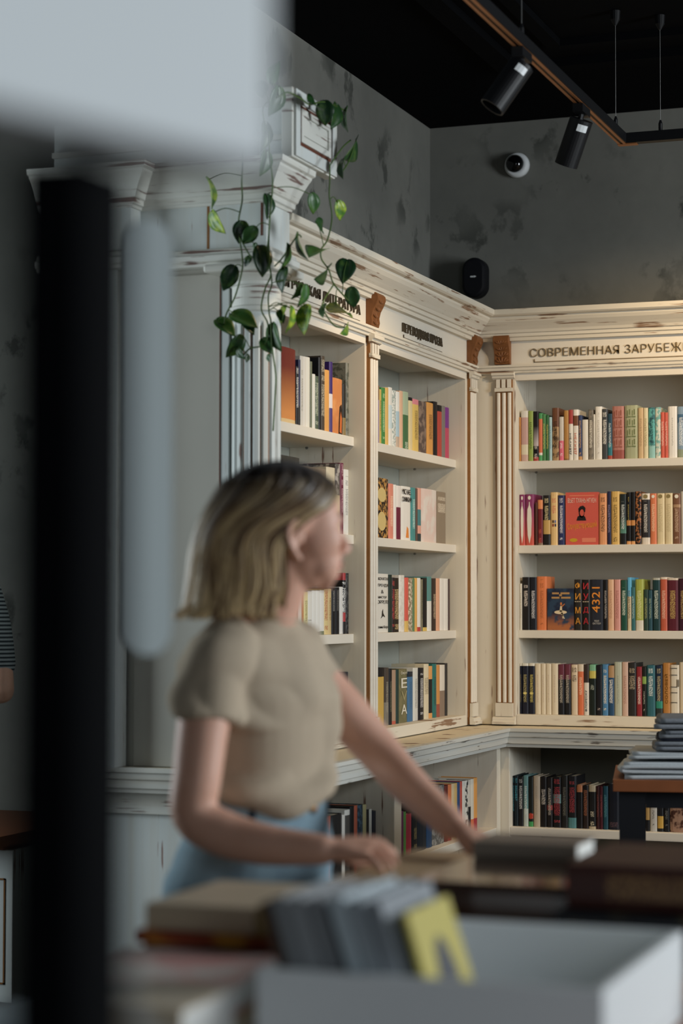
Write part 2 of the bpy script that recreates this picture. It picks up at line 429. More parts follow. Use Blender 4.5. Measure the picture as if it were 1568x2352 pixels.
LC_L = low_cab('open cream base cabinet of books under the left-hand worktop', MAPL, [(5.52, low_y - .07), (low_y, YR - .15 - .045)], [(5.48, 5.52), (low_y - .07, low_y), (YR - .195, YR - .152)], (5.48, YR - .152), (-2.4, 6.7, 0), .286)
MB().box((XL + .10, YR - .151, 0), (xa - .0005, YR - .10, .763)).build('corner_strip', M_GAP, LC_R)

# ================================================================ pier with fluted column at the end of the left bookcase
PR = thing('bookcase_end_pier', 'tall white pier with fluted column and entablature ending the left bookcase', 'pier', (-2.5, 5.55, 0))
MB().box((-2.95, 5.48, .8355), (-2.30, 5.628, 2.30)).build('core', M_PANEL, PR)
MB().box((-2.95, 5.47, 0), (-2.235, 5.479, .763)).build('lower_panel', M_PIERV, PR)
MB().box((-2.95, 5.458, .70), (-2.235, 5.469, .763)).build('rail', M_PIER, PR)
MB().box((-2.675, 5.468, .8355), (-2.402, 5.479, 2.262)).build('panel', M_PANEL, PR, bevel=.003)
MB().box((-2.402, 5.462, .8355), (-2.376, 5.480, 2.262)).build('stile', M_PIERV, PR)
MB().box((-2.404, 5.460, .8355), (-2.4005, 5.4615, 2.262)).build('groove', M_GROOVE2, PR)
MB().box((-2.74, 5.40, .8355), (-2.70, 5.48, 2.30)).box((-2.95, 5.40, .8355), (-2.74, 5.48, 2.30)).build('flat_pilaster', M_PIERV, PR)
COLC = (-2.304, 5.497)
def flute(a, z, r_):
    if z < .93 or z > 2.10: return r_
    k = math.cos(a * 16); return r_ - (.006 if k < -.72 else (.003 if k < -.35 else 0.))
c = MB().lathe([(.0705, .90), (.0705, .929)] + [(.0705 - .000 * q, .93 + q * .13) for q in range(10)] + [(.069, 2.115), (.069, 2.14)], (COLC[0], COLC[1], 0), 192, flute=flute).build('column', M_PIERV, PR)
c.data.materials.append(M_FLUTE)
for poly in c.data.polygons:
    cc = poly.center
    if .94 < cc.z < 2.10 and math.hypot(cc.x - COLC[0], cc.y - COLC[1]) < .0655: poly.material_index = 1
MB().lathe([(.100, .836), (.100, .85), (.090, .853), (.088, .872), (.078, .878), (.078, .888), (.0715, .90)], (COLC[0], COLC[1], 0), 40).build('column_base', M_PIER, PR, smooth=False)
MB().lathe([(.069, 2.14), (.078, 2.145), (.078, 2.156), (.071, 2.160), (.071, 2.215), (.079, 2.219), (.079, 2.228), (.086, 2.236), (.098, 2.246), (.098, 2.252)], (COLC[0], COLC[1], 0), 48).build('capital', M_PIER, PR)
MB().box((-2.425, 5.385, 2.252), (-2.203, 5.62, 2.276)).build('abacus', M_PIER, PR, bevel=.008)
PP = [(-2.95, 5.385), (-2.652, 5.385), (-2.652, 5.45), (-2.255, 5.45), (-2.255, 5.628)]
MB().sweep(PP, [(-.06, 2.277), (.020, 2.277), (.022, 2.286), (.032, 2.290), (.034, 2.306), (.024, 2.312), (.020, 2.324), (.006, 2.330), (-.06, 2.330)]).build('architrave', M_PIER, PR)
MB().sweep(PP, [(-.06, 2.329), (0, 2.329), (0, 2.464), (-.06, 2.464)]).build('frieze', M_PIERV, PR)
MB().box((-2.44, 5.449, 2.331), (-2.433, 5.4525, 2.462)).build('frieze_joint', M_GROOVE, PR)
MB().box((-2.272, 5.4485, 2.36), (-2.266, 5.4525, 2.46)).build('frieze_joint', M_GROOVE2, PR)
MB().sweep(PP, [(-.05, 2.455), (.006, 2.455), (.010, 2.462), (.018, 2.465), (.020, 2.478), (.028, 2.482), (.032, 2.492), (.044, 2.512), (.060, 2.535), (.070, 2.546), (.072, 2.552), (.082, 2.556), (.084, 2.572), (-.05, 2.572)]).build('cornice', M_PIER, PR)
MB().box((-2.90, 5.475, 2.30), (-2.30, 5.628, 2.57)).build('entablature_core', M_PANEL, PR)
# attic block on top: framed side board, recessed front
ab = MB().box((-2.190, 5.405, 2.573), (-2.158, 5.75, 2.772)).build('attic_board', M_PIER, PR, bevel=.002)
def ring(y0, y1, z0, z1, x0, x1, w):
    return (MB().box((x0, y0, z0), (x1, y1, z0 + w)).box((x0, y0, z1 - w), (x1, y1, z1)).box((x0, y0, z0 + w), (x1, y0 + w, z1 - w)).box((x0, y1 - w, z0 + w), (x1, y1, z1 - w)))
ring(5.415, 5.745, 2.577, 2.768, -2.158, -2.150, .034).build('panel_frame', M_PIERV, ab)
ring(5.452, 5.708, 2.614, 2.731, -2.158, -2.1555, .010).build('groove', M_GROOVE2, ab)
ring(5.462, 5.698, 2.624, 2.721, -2.158, -2.151, .018).build('inner_frame', M_PIER, ab)
MB().box((-2.158, 5.485, 2.647), (-2.153, 5.675, 2.698)).build('raised_field', M_PIER, ab, bevel=.002)
MB().box((-2.95, 5.47, 2.573), (-2.19, 5.65, 2.735)).build('attic', M_PIERV, PR)
MB().box((-2.95, 5.455, 2.635), (-2.19, 5.471, 2.650)).build('attic_band', M_PIER, PR)

# ================================================================ black track with spotlights
TZ = 2.87
tk = thing('light_track', 'black ceiling track with copper rails turning a corner above the bookcases', 'light track', (-1.54, 6.0, TZ))
MB().box((-1.556, 2.2, TZ), (-1.524, 6.90, TZ + .034)).build('rail', M_BLACK, tk)
MB().box((-1.5239, 6.866, TZ), (1.0, 6.90, TZ + .034)).build('rail', M_BLACK, tk)
for dx in (-.009, .009):
    MB().box((-1.54 + dx - .004, 2.2, TZ - .003), (-1.54 + dx + .004, 6.87, TZ - .0005)).build('copper_strip', M_COPPER, tk)
MB().box((-1.556, 6.87, TZ - .004), (-1.49, 6.90, TZ - .0005)).build('corner_joint', M_COPPER, tk)
for (x, y) in ((-1.54, 5.60), (-1.54, 6.78), (-1.41, 6.883)):
    MB().tube([(x, y, TZ + .034), (x, y, ZC)], .0011, 6).build('suspension_wire', M_STEEL, tk)
    MB().lathe([(.007, TZ + .034), (.007, TZ + .06), (.003, TZ + .072)], (x, y, 0), 10).build('wire_clamp', M_BLACK, tk)
    MB().lathe([(.004, ZC - .05), (.016, ZC - .03), (.018, ZC - .001)], (x, y, 0), 14).build('ceiling_cap', M_BLACK, tk)
def spot(pos, aim, power, label, ang=62, tagc=True):
    t = thing('track_spotlight', label, 'spotlight', pos, 'spotlights on the ceiling track')
    p = Vector(pos); d = (Vector(aim) - p).normalized()
    MB().box((p.x - .016, p.y - .05, p.z - .03), (p.x + .016, p.y + .05, p.z - .0045)).build('adapter', M_BLACK, t)
    a = p + Vector((0, 0, -.045)); b = a + d * .155
    MB().tube([p + Vector((0, 0, -.028)), a + d * .03], .009, 8).build('swivel', M_BLACK, t)
    R0 = .037
    MB().lathe([(.0, 0), (R0, 0), (R0, .15), (R0 - .004, .15), (R0 - .004, .128), (.0, .126)], tuple(a), 28, tuple(d)).build('lamp_body', M_BLACK, t, smooth=False)
    if tagc:
        q = d.cross(Vector((0, 0, 1))).normalized(); e = a + d * .022 + Vector((.018, -.031, .0)) * 1.0
        n = (e - a - d * (e - a).dot(d)).normalized(); e = a + d * .022 + n * (R0 + .0005)
        s_ = d.cross(n).normalized(); m = MB(); vs = []
        for aa in (-.55, -.25, .05, .35):
            nn = (n * math.cos(aa) + s_ * math.sin(aa)) * (R0 + .0007)
            vs += [a + d * .012 + nn, a + d * .034 + nn]
        m.add(vs, [(0, 1, 3, 2), (2, 3, 5, 4), (4, 5, 7, 6)]); m.build('paper_sticker', M_WHITE, t)
    l = bpy.data.lights.new('spot_beam', 'SPOT'); l.energy = power; l.color = (1., .74, .45); l.spot_size = math.radians(ang); l.spot_blend = .75; l.shadow_soft_size = .03
    lo = bpy.data.objects.new('spot_beam', l); COL.objects.link(lo); lo.parent = t; lo.matrix_parent_inverse = WORLD_PARENT[t.name]
    lo.location = a + d * .16; lo.rotation_euler = d.to_track_quat('-Z', 'Y').to_euler()
    return t
spot((-1.54, 5.60, TZ), (-2.36, 5.20, 1.55), 18, 'black cylinder spotlight hanging nearer along the ceiling track', 55)
spot((-1.54, 6.30, TZ), (-2.25, 6.70, 1.25), 38, 'black cylinder spotlight nearest the corner of the ceiling track', 100)
spot((-1.05, 6.883, TZ), (-1.55, 7.90, 1.60), 52, 'black cylinder spotlight on the track, aimed at the back bookcase', 105, False)
spot((-.15, 6.883, TZ), (-.5, 7.95, 1.5), 26, 'black cylinder spotlight furthest along the back track', 90, False)

# ---- dome camera and loudspeaker on the back wall
pc = onY(1189, 381, YW); t = thing('dome_camera', 'white dome security camera with black eye on the back wall', 'camera', tuple(pc))
MB().lathe([(.052, 0), (.052, .018), (.048, .030), (.040, .036), (.034, .034), (0, .030)], (pc[0], YW - .001, pc[2]), 32, (0, -1, 0)).build('housing', M_WHITE, t, smooth=True)
MB().ell((pc[0] - .004, YW - .030, pc[2] + .003), (.0375, .034, .0375), nu=28, nv=16).build('black_dome', plain('black_glass', '050608', .08, .6), t, smooth=True)
ps = onY(1103, 645, YW); t = thing('wall_speaker', 'black oval loudspeaker on the back wall above the bookcase corner', 'speaker', tuple(ps))
pts = []
for q in range(40):
    a = 2 * PI * q / 40; r_ = .050
    pts.append((ps[0] + r_ * math.cos(a) * 1.0, ps[2] + r_ * math.sin(a) + (.032 if math.sin(a) >= 0 else -.032)))
MB().prism(pts, 'y', YW - .105, YW - .03).build('cabinet', M_BLACK2, t, bevel=.012)
MB().box((ps[0] - .02, YW - .032, ps[2] - .03), (ps[0] + .02, YW - .0005, ps[2] + .03)).build('bracket', M_BLACK, t)
m = MB()
for q, (w, h) in enumerate(((.0035, .006), (.004, .007), (.0035, .006), (.004, .008), (.0035, .005))): m.box((ps[0] - .012 + q * .005, YW - .1062, ps[2] + .002 - h / 2), (ps[0] - .012 + q * .005 + w, YW - .1052, ps[2] + .002 + h / 2))
m.build('logo', M_WHITE, t)

# ================================================================ books
def _lin0(h): return lin(h)
def soft(h):
    c = _lin0(h); g = .3 * c[0] + .59 * c[1] + .11 * c[2]
    return tuple(x * .84 + g * .16 for x in c[:3]) + (1,)
def book_mat(name, c1, h, w, o):
    """printed spine or cover: colour fields, gradient and illegible type as flat print"""
    k = NT(name, o.get('rough', .5), .3)
    p = k.obj(); sx = k.n('ShaderNodeSeparateXYZ', i_0=p)
    x, y, z = sx.outputs[0], sx.outputs[1], sx.outputs[2]
    zn = k.math('DIVIDE', z, h); c = soft(c1)
    if 'g' in o:
        lo, hi = o.get('gr', (.1, .9)); c = k.mix(k.step(zn, hi, lo), c, soft(o['g']))
    if 'bl' in o:
        n = k.noise(p, o.get('bs', 55.), 3.); c = k.mix(k.step(n, .47, .56), c, soft(o['bl']))
    for key in ('top', 'top2'):
        if key in o: c = k.mix(k.math('GREATER_THAN', zn, 1 - o[key][0]), c, soft(o[key][1]))
    for key in ('bot', 'bot2'):
        if key in o: c = k.mix(k.math('LESS_THAN', zn, o[key][0]), c, soft(o[key][1]))
    if 'mid' in o:
        a, b, cc = o['mid']; c = k.mix(k.math('MULTIPLY', k.math('GREATER_THAN', zn, a), k.math('LESS_THAN', zn, b)), c, soft(cc))
    if 't' in o:
        a, b = o.get('tr', (.22, .80)); ww = o.get('tw', .24)
        n = k.noise(k.vec(p, (260., 0., 330.)), 1., 1.)
        m = k.math('MULTIPLY', k.math('GREATER_THAN', n, .5), k.math('LESS_THAN', k.math('ABSOLUTE', x), ww * w))
        m = k.math('MULTIPLY', m, k.math('MULTIPLY', k.math('GREATER_THAN', zn, a), k.math('LESS_THAN', zn, b)))
        gap = k.noise(k.vec(p, (0., 0., 40.)), 1., 0.)
        m = k.math('MULTIPLY', m, k.math('GREATER_THAN', gap, .42))
        m = k.math('MULTIPLY', m, k.math('LESS_THAN', y, .006))
        c = k.mix(k.math('MULTIPLY', m, .9), c, soft(o['t']))
    k.put(k.b.inputs['Base Color'], c)
    return k.m
def book_mesh(t, h, dep, b=.0022):
    m = MB(); r_ = min(.004, t * .14)
    out = [(-t / 2, dep), (-t / 2, r_ + .001), (-t * .32, r_ * .3), (0, 0), (t * .32, r_ * .3), (t / 2, r_ + .001), (t / 2, dep), (t / 2 - b, dep), (t / 2 - b, .006), (-t / 2 + b, .006), (-t / 2 + b, dep)]
    m.prism(out, 'z', 0, h); return m
def face_mesh(w, h, t, b=.0022):
    m = MB(); m.prism([(-w / 2, 0), (w / 2, 0), (w / 2, b), (-w / 2 + b, b), (-w / 2 + b, t - b), (w / 2, t - b), (w / 2, t), (-w / 2, t)], 'z', 0, h); return m
def make_book(mat4, t, h, dep, c1, o, face=False):
    name = 'book'
    me = (face_mesh(t, h, dep) if face else book_mesh(t, h, dep)).mesh('book')
    ob = link(name, me, book_mat('book_print', c1, h, t, o)); ob.matrix_world = mat4
    if face: pm = MB().box((-t / 2 + .003, .0026, .003), (t / 2 - .004, dep - .0026, h - .003))
    else: pm = MB().box((-t / 2 + .0026, .0065, .003), (t / 2 - .0026, dep - .004, h - .003))
    pg = pm.build('pages', M_PAGESW if o.get('pw') else M_PAGES, ob)
    return ob
DECO_M = {}
def dmat(h):
    if h not in DECO_M: DECO_M[h] = plain('print_' + h, h, .5, .3)
    return DECO_M[h]
def deco(ob, polys, h, name='printed_mark', y=-.0006, lbl=None):
    m = MB()
    for P in polys: m.prism(P, 'y', y, y + .0012)
    return m.build(name, dmat(h), ob, label=lbl)
def disc(cx, cz, rx, rz, n=16): return [(cx + rx * math.cos(2 * PI * q / n), cz + rz * math.sin(2 * PI * q / n)) for q in range(n)]
def btext(ob, txt, hgt, cx, cz, h, rot=0, wfit=None, name='lettering'):
    """flat title on a spine or cover, letters hgt high, centred at (cx, cz); rot 90 reads upwards"""
    me, (x0, x1, y0, y1) = text_mesh(txt, .05, .0003)
    k = hgt / max(1e-6, (y1 - y0)); kx = k if wfit is None else wfit / (x1 - x0)
    a = math.radians(rot); ca, sa = math.cos(a), math.sin(a)
    for v in me.vertices:
        X = (v.co.x - (x0 + x1) / 2) * kx; Z = (v.co.y - (y0 + y1) / 2) * k
        v.co = (cx + X * ca - Z * sa, -.0006 - v.co.z, cz + X * sa + Z * ca)
    return link(name, me, dmat(h), ob)
ALL_BOOKS = []
ORD = ['first', 'second', 'third', 'fourth', 'fifth', 'sixth', 'seventh', 'eighth', 'ninth']
def row(kind, crop, zs, items, where, group, setb=.05, dep=.135, face_t=.024, t0=0.):
    """items: (x0, x1, top, colour, words, opts) in crop pixels; a row of books on one shelf"""
    ox, oy, sc = crop; n = len(items); obs = []
    for i, it in enumerate(items):
        x0, x1, top, c1, d = it[:5]; o = dict(it[5]) if len(it) > 5 else {}
        ext = o.get('in', 0.)
        X0, X1, T = ox + x0 * sc, ox + x1 * sc, oy + top * sc
        if kind == 'R':
            pl = YR + setb + t0 + ext; a, b = onY(X0, T, pl)[0], onY(X1, T, pl)[0]; zt = onY((X0 + X1) / 2, T, pl)[2]
            a = max(a, -2.1952 if zs > .6 else xb + .001); t = b - a - .0008; M4 = Matrix.Translation(((a + b) / 2, pl, zs + .0004))
        else:
            pl = XL - setb - t0 - ext; a, b = onX(X0, T, pl)[1], onX(X1, T, pl)[1]; zt = onX((X0 + X1) / 2, T, pl)[2]
            if zs > .6: a = max(a, 6.6972 if (a + b) / 2 > 6.66 else 5.6612); b = min(b, 6.597 if (a + b) / 2 < 6.64 else 7.763)
            t = b - a - .0008; M4 = Matrix.Translation((pl, (a + b) / 2, zs + .0004)) @ Matrix.Rotation(PI / 2, 4, 'Z')
        h = max(.10, min(.32, zt - zs)); fc = o.get('face', False)
        dd = face_t if fc else dep + random.uniform(-.012, .008)
        dd = min(dd, .20) 
        ob = make_book(M4, t, h, dd, c1, o, fc); ob['_h'] = h; ob['_t'] = t
        obs.append((ob, d, o)); ob['group'] = group; ob['category'] = 'book'
    # labels: neighbours on the shelf single each book out
    i = 0
    while i < n:
        j = i
        while j + 1 < n and obs[j + 1][1] == obs[i][1]: j += 1
        for q in range(i, j + 1):
            ob, d, o = obs[q]
            if 'label' in o: lb = o['label']
            elif j > i: lb = f"{ORD[q - i]} from left of {'two three four five six seven'.split()[j - i - 1]} matching {d} books, {where}"
            else:
                l = obs[q - 1][1] if q else None; r_ = obs[q + 1][1] if q + 1 < n else None
                if l and r_: lb = f"{d} book between {l} and {r_}, {where}"
                elif r_: lb = f"{d} book at the left end of the {where}"
                else: lb = f"{d} book at the right end of the {where}"
            ob['label'] = lb; ALL_BOOKS.append(ob)
        i = j + 1
    return [q[0] for q in obs]
CA, CB, CD = (1100, 640, .29847), (1100, 1090, .29847), (1100, 1480, .29847)
G = lambda s: 'books on the ' + s
w_ = 'top shelf, back bookcase'
R1 = row('R', CA, Z_SH[0], [
 (275, 318, 1068, 'cf8a2c', 'ochre', {'t': '7a4a18'}), (318, 375, 1018, 'c49a92', 'mauve-and-cream', {'top': (.13, 'd8d2c6'), 'bot': (.33, 'd9cdb0'), 'bot2': (.13, 'c9a496')}),
 (376, 413, 1018, '8fa83c', 'lime green', {'t': '39501c'}), (414, 455, 1022, '17161a', 'black-and-white misty', {'g': 'b9aeb0', 'gr': (.35, .7), 'bot': (.3, '141318'), 'bot2': (.08, 'b3352c'), 't': 'd8d2c8', 'tr': (.05, .3)}),
 (456, 485, 1036, 'e2703c', 'orange-and-green', {'top': (.12, '3f9a54'), 'bot': (.12, '4aa862'), 'mid': (.12, .17, 'efe6da')}), (486, 511, 1043, '4a8a4e', 'leaf green', {'t': 'c9c25a'}),
 (512, 535, 1052, '2e6e3c', 'dark green', {'t': 'd0b84a'}), (536, 558, 1066, 'a9cdd2', 'pale blue', {'t': '5a8a96'}),
 (558, 611, 995, 'b08a58', 'tan-and-brown', {'top': (.36, '6f4326'), 'bl': '5e4426', 'bs': 40., 't': '2a1a10'}), (613, 648, 1064, 'e8647e', 'pink-footed grey', {'top': (.55, 'cfc8bc'), 't': 'f3dce0', 'tr': (.1, .4)}),
 (649, 686, 1015, 'b9822e', 'mustard brown', {'bot': (.03, '8a5a20')}), (687, 719, 1010, 'e6e0d2', 'red-topped white', {'top2': (.28, 'b03a34'), 'top': (.14, 'e6e0d2')}),
 (720, 762, 1008, 'e8e2d6', 'portrait-spined white', {'top': (.32, '7a4a2a'), 'top2': (.12, 'e8e2d6')}), (763, 788, 1051, '38466e', 'dull navy', {'bot': (.08, 'd09a5a'), 't': 'd8a05a', 'tr': (.1, .9)}),
 (789, 836, 1086, 'e4ded0', 'low white', {}), (838, 876, 1008, '8a8070', 'stone grey', {'bl': '6a6254', 't': 'e2dccb'}), (877, 889, 1045, 'e6e1d4', 'slim white', {}), (890, 942, 985, 'e9e5da', 'tall white', {'t': 'b8b2a4', 'tr': (.1, .9), 'tw': .12}),
 (944, 985, 1003, '45484a', 'charcoal', {'t': 'e8e4d8', 'tw': .32, 'tr': (.3, .95)}), (986, 1021, 1040, '274a5c', 'teal-blue', {'bot': (.35, '1f7a86'), 'bot2': (.08, 'b0432c'), 't': 'c9d6d8'}),
 (1022, 1112, 982, 'b9786a', 'dusty rose', {'bot': (.17, 'a04f44')}), (1118, 1217, 975, 'a8ac84', 'sage green', {}), (1220, 1261, 995, 'd3b07a', 'buff', {'t': 'a8845a'}), (1262, 1297, 995, 'e2d2a4', 'pale cream', {'t': 'a8945a'}),
 (1299, 1351, 992, '4fb0aa', 'turquoise', {'bl': '2a6a70', 't': '17343c', 'bot': (.25, '8cc4bc')}), (1352, 1394, 990, 'd6d8c6', 'white-and-teal', {'bl': '6fb0a8'}), (1395, 1424, 1028, 'd9583f', 'coral red', {'t': 'f0c0ae'}), (1425, 1450, 1030, 'd9583f', 'coral red', {'t': 'f0c0ae'}),
 (1451, 1520, 983, 'e6e2da', 'thick white', {'t': '9a9690', 'tw': .06}), (1521, 1580, 985, '7f9cb4', 'hazy blue', {'mid': (.68, .85, '3f6a8c'), 'bot': (.16, '8f9a80'), 't': 'e4e8ea'}),
 (1581, 1640, 1000, '54483a', 'brown', {'t': 'd8c8a8'})], w_, G(w_))
w_ = 'second shelf, back bookcase'
R2 = row('R', CB, Z_SH[1], [
 (282, 351, 155, '8a2a62', 'magenta-to-orange pen', {'g': 'cf4a34', 'gr': (.1, .75)}), (352, 420, 152, '8a2a62', 'magenta-to-orange pen', {'g': 'cf4a34', 'gr': (.1, .75)}),
 (428, 447, 215, '5a3226', 'thin brown', {}), (448, 487, 196, '7a1c24', 'orange-capped maroon', {'top': (.2, 'e88a42'), 'bot': (.05, '8a7058'), 't': 'd0543c', 'tr': (.05, .35)}), (489, 545, 160, '1e1c1c', 'black-and-gold', {'mid': (.22, .5, 'c9a04a'), 't': 'd8c890', 'tr': (.5, .95)}),
 (546, 602, 137, 'e6be74', 'pale yellow', {'t': 'd9614a', 'tr': (.6, .95)}), (603, 658, 160, '2c3566', 'indigo', {'t': 'e6e4ea', 'tr': (.1, .95), 'tw': .2}),
 (664, 917, 137, 'd9503c', 'red face-out', {'face': 1, 'label': 'bright red book facing out with a black-haired portrait and orange script'}),
 (919, 981, 145, 'e8995a', 'peach', {'t': '4a2a1c', 'tr': (.25, .95)}), (983, 1012, 130, '2a2a4c', 'thin navy', {'t': '8a80a0'}), (1013, 1077, 130, 'ddb04a', 'yellow', {'t': '6a5020', 'tr': (.05, .9)}), (1079, 1130, 150, '1f2a2c', 'black-to-teal', {'g': '4f8a78', 'gr': (.25, .55), 'bot': (.22, '1a1c1e'), 't': 'cfd6d0', 'tr': (.3, .85)}),
 (1131, 1164, 137, '141214', 'yellow-striped black', {'mid': (.36, .46, 'd0862c'), 't': 'c8b03c', 'tw': .1, 'tr': (.46, .97), 'bot': (.06, 'e09a4a')}), (1165, 1197, 135, '151314', 'black', {'mid': (.36, .46, 'd0862c'), 'bot': (.06, 'e09a4a')}), (1198, 1244, 130, '1a1412', 'flame-flecked black', {'bl': 'b0682c', 'bs': 90.}),
 (1246, 1312, 146, '2c2a2e', 'charcoal white-capped', {'top': (.12, 'e4dccb'), 'bot': (.13, 'e0d4c2'), 't': 'ded8cc', 'tr': (.2, .85), 'tw': .2}), (1313, 1362, 146, 'e0763e', 'orange', {'t': 'f3c49a', 'tr': (.25, .8)}), (1363, 1424, 145, 'dcc896', 'cream', {'t': 'bda878'}), (1425, 1486, 143, 'dcc896', 'cream', {'t': 'bda878'}),
 (1488, 1547, 145, '7d5236', 'chestnut', {'mid': (.72, .78, 'b08a62'), 't': 'c8a888', 'tr': (.1, .7)}), (1549, 1610, 130, 'd8d4cc', 'white', {})], w_, G(w_))
w_ = 'third shelf, back bookcase'
R3 = row('R', CB, Z_SH[2], [
 (283, 328, 840, 'd9d2c0', 'short white', {'t': 'a8a090'}), (329, 387, 790, '1b1818', 'black script', {'t': 'd8ccc0', 'tr': (.45, .85)}), (388, 440, 790, '161a26', 'blue-black', {'t': 'd6d6da', 'tr': (.15, .75)}), (441, 519, 785, 'e2762c', 'big orange', {'t': 'a8501c', 'tr': (.1, .95), 'tw': .16}),
 (524, 728, 877, '1d2740', 'night-sky face-out', {'face': 1, 'g': 'b0642c', 'gr': (.1, .42), 'bl': '27405a', 'bs': 20., 'label': 'dark blue book facing out with a dancer in a white tutu'}),
 (729, 789, 808, '2a2622', 'dark brown ФИМА', {}), (790, 851, 810, '191716', 'black-and-red ИУДА', {}), (852, 954, 808, '262a36', 'slate 4321', {}),
 (956, 986, 812, '17161a', 'slim black', {'t': 'b0a8a0'}), (987, 1034, 808, 'dfae84', 'apricot', {'t': 'b8805c'}), (1036, 1085, 808, 'd99486', 'salmon', {'t': 'b46a60'}), (1086, 1136, 812, '17513f', 'bottle green', {'t': 'd0dcc8', 'tr': (.3, .85)}),
 (1138, 1168, 792, 'd6c39a', 'blue-topped cream', {'top': (.36, '4fb0d8'), 't': '6a5a40'}), (1169, 1198, 868, '2f6f74', 'thin teal', {'t': 'a8c0b8'}), (1199, 1262, 806, 'a4ae2e', 'yellow-green', {'bot': (.2, 'dcd4c0'), 't': 'd8d89a'}), (1264, 1298, 885, '2c4638', 'short forest green', {'t': '9a9a5c'}), (1299, 1330, 890, '24505c', 'short petrol', {'t': '8aa08a'}),
 (1331, 1390, 796, '173c3e', 'deep teal', {'t': 'c8d2c0', 'top': (.04, 'b8b8a8')}), (1391, 1444, 790, 'c4532c', 'rust orange', {'t': 'e8b89a', 'top': (.04, 'e0d0b8')}), (1445, 1529, 797, '5e1a2a', 'maroon', {'t': 'c8a84a', 'top': (.04, 'd8c8b0')}), (1531, 1600, 800, '40182c', 'plum', {'t': 'b89a50'})], w_, G(w_))
w_ = 'bottom shelf, back bookcase'
R4 = row('R', CD, Z_BOT, [
 (288, 326, 147, '15182a', 'white-capped midnight', {'top': (.05, 'd8d4c4'), 't': '8a7a4a', 'tr': (.2, .8)}), (327, 377, 147, '15182a', 'white-capped midnight', {'top': (.05, 'd8d4c4'), 't': 'a89a5a', 'tr': (.2, .8)}), (378, 426, 147, '15182a', 'white-capped midnight', {'top': (.05, 'd8d4c4'), 't': 'c8b84a', 'tr': (.2, .8)}),
 (427, 473, 150, 'dccdae', 'plain cream', {'t': 'b89a8a', 'tw': .07}), (474, 510, 150, 'dccdae', 'plain cream', {'t': 'b89a8a', 'tw': .08}), (511, 553, 150, 'dccdae', 'plain cream', {'t': 'b89a8a', 'tw': .07}), (554, 605, 150, 'dccdae', 'plain cream', {'t': 'b89a8a', 'tw': .06}),
 (606, 653, 155, '17171c', 'maroon-lettered black', {'t': 'b8b0a0', 'top2': (.3, '6a2a3c')}), (654, 702, 155, '17171c', 'maroon-lettered black', {'t': 'b8b0a0', 'top2': (.3, '6a2a3c')}), (706, 756, 158, 'd6c2a2', 'beige lettered', {'t': '4a3428', 'tr': (.66, .98), 'tw': .35}), (757, 802, 155, 'dc6a2c', 'white-topped orange', {'top': (.14, 'd9c8ae'), 't': 'f0c8a4', 'tr': (.4, .75)}),
 (803, 842, 155, 'dcd4c4', 'photo-topped white', {'top2': (.36, '3a2e2a'), 'top': (.1, 'dcd4c4')}), (843, 896, 158, '14201a', 'green-to-black sunset', {'top': (.27, 'c8b83a'), 'top2': (.12, '6fb088'), 't': 'a8b0a0', 'tr': (.5, .6)}), (897, 943, 160, '14141c', 'inky black', {'t': 'a89890', 'tr': (.1, .2)}), (944, 990, 155, '3f80b0', 'sky blue', {'t': 'e6d9b8', 'tr': (.1, .9)}),
 (991, 1036, 165, '1d4a70', 'face-topped blue', {'top': (.24, 'b08858'), 't': 'e2e0d8', 'tr': (.25, .72), 'tw': .3}), (1037, 1096, 138, 'b2b8a2', 'pale sage', {'t': '8a9484', 'tw': .08}), (1097, 1143, 138, 'd0aa94', 'blush', {'t': 'b07a6a'}), (1144, 1206, 142, '2a2826', 'grey-lettered black', {'t': 'a8987c', 'tr': (.5, .95), 'tw': .35}), (1208, 1251, 175, '941c26', 'crimson', {'t': 'e8d0c0', 'tw': .25}),
 (1252, 1283, 172, '1b1e18', 'green-spotted black', {'mid': (.65, .8, '86a83c'), 't': 'c8c8b8', 'tr': (.1, .5), 'tw': .12}), (1285, 1352, 162, '256470', 'sea teal', {'t': 'd8e0dc', 'tr': (.4, .95)}), (1354, 1408, 162, '1c2c44', 'navy-to-green', {'bot': (.3, '0f8a74'), 'bot2': (.16, '2a3434'), 't': 'b8a878', 'tr': (.3, .98)}), (1410, 1466, 145, 'b8791e', 'ochre СОЛОВЕЙ', {}),
 (1468, 1537, 160, 'd6ccb6', 'white line-drawn', {}), (1539, 1600, 140, 'd8c8aa', 'wide cream', {})], w_, G(w_))
w_ = 'base cabinet, back wall'
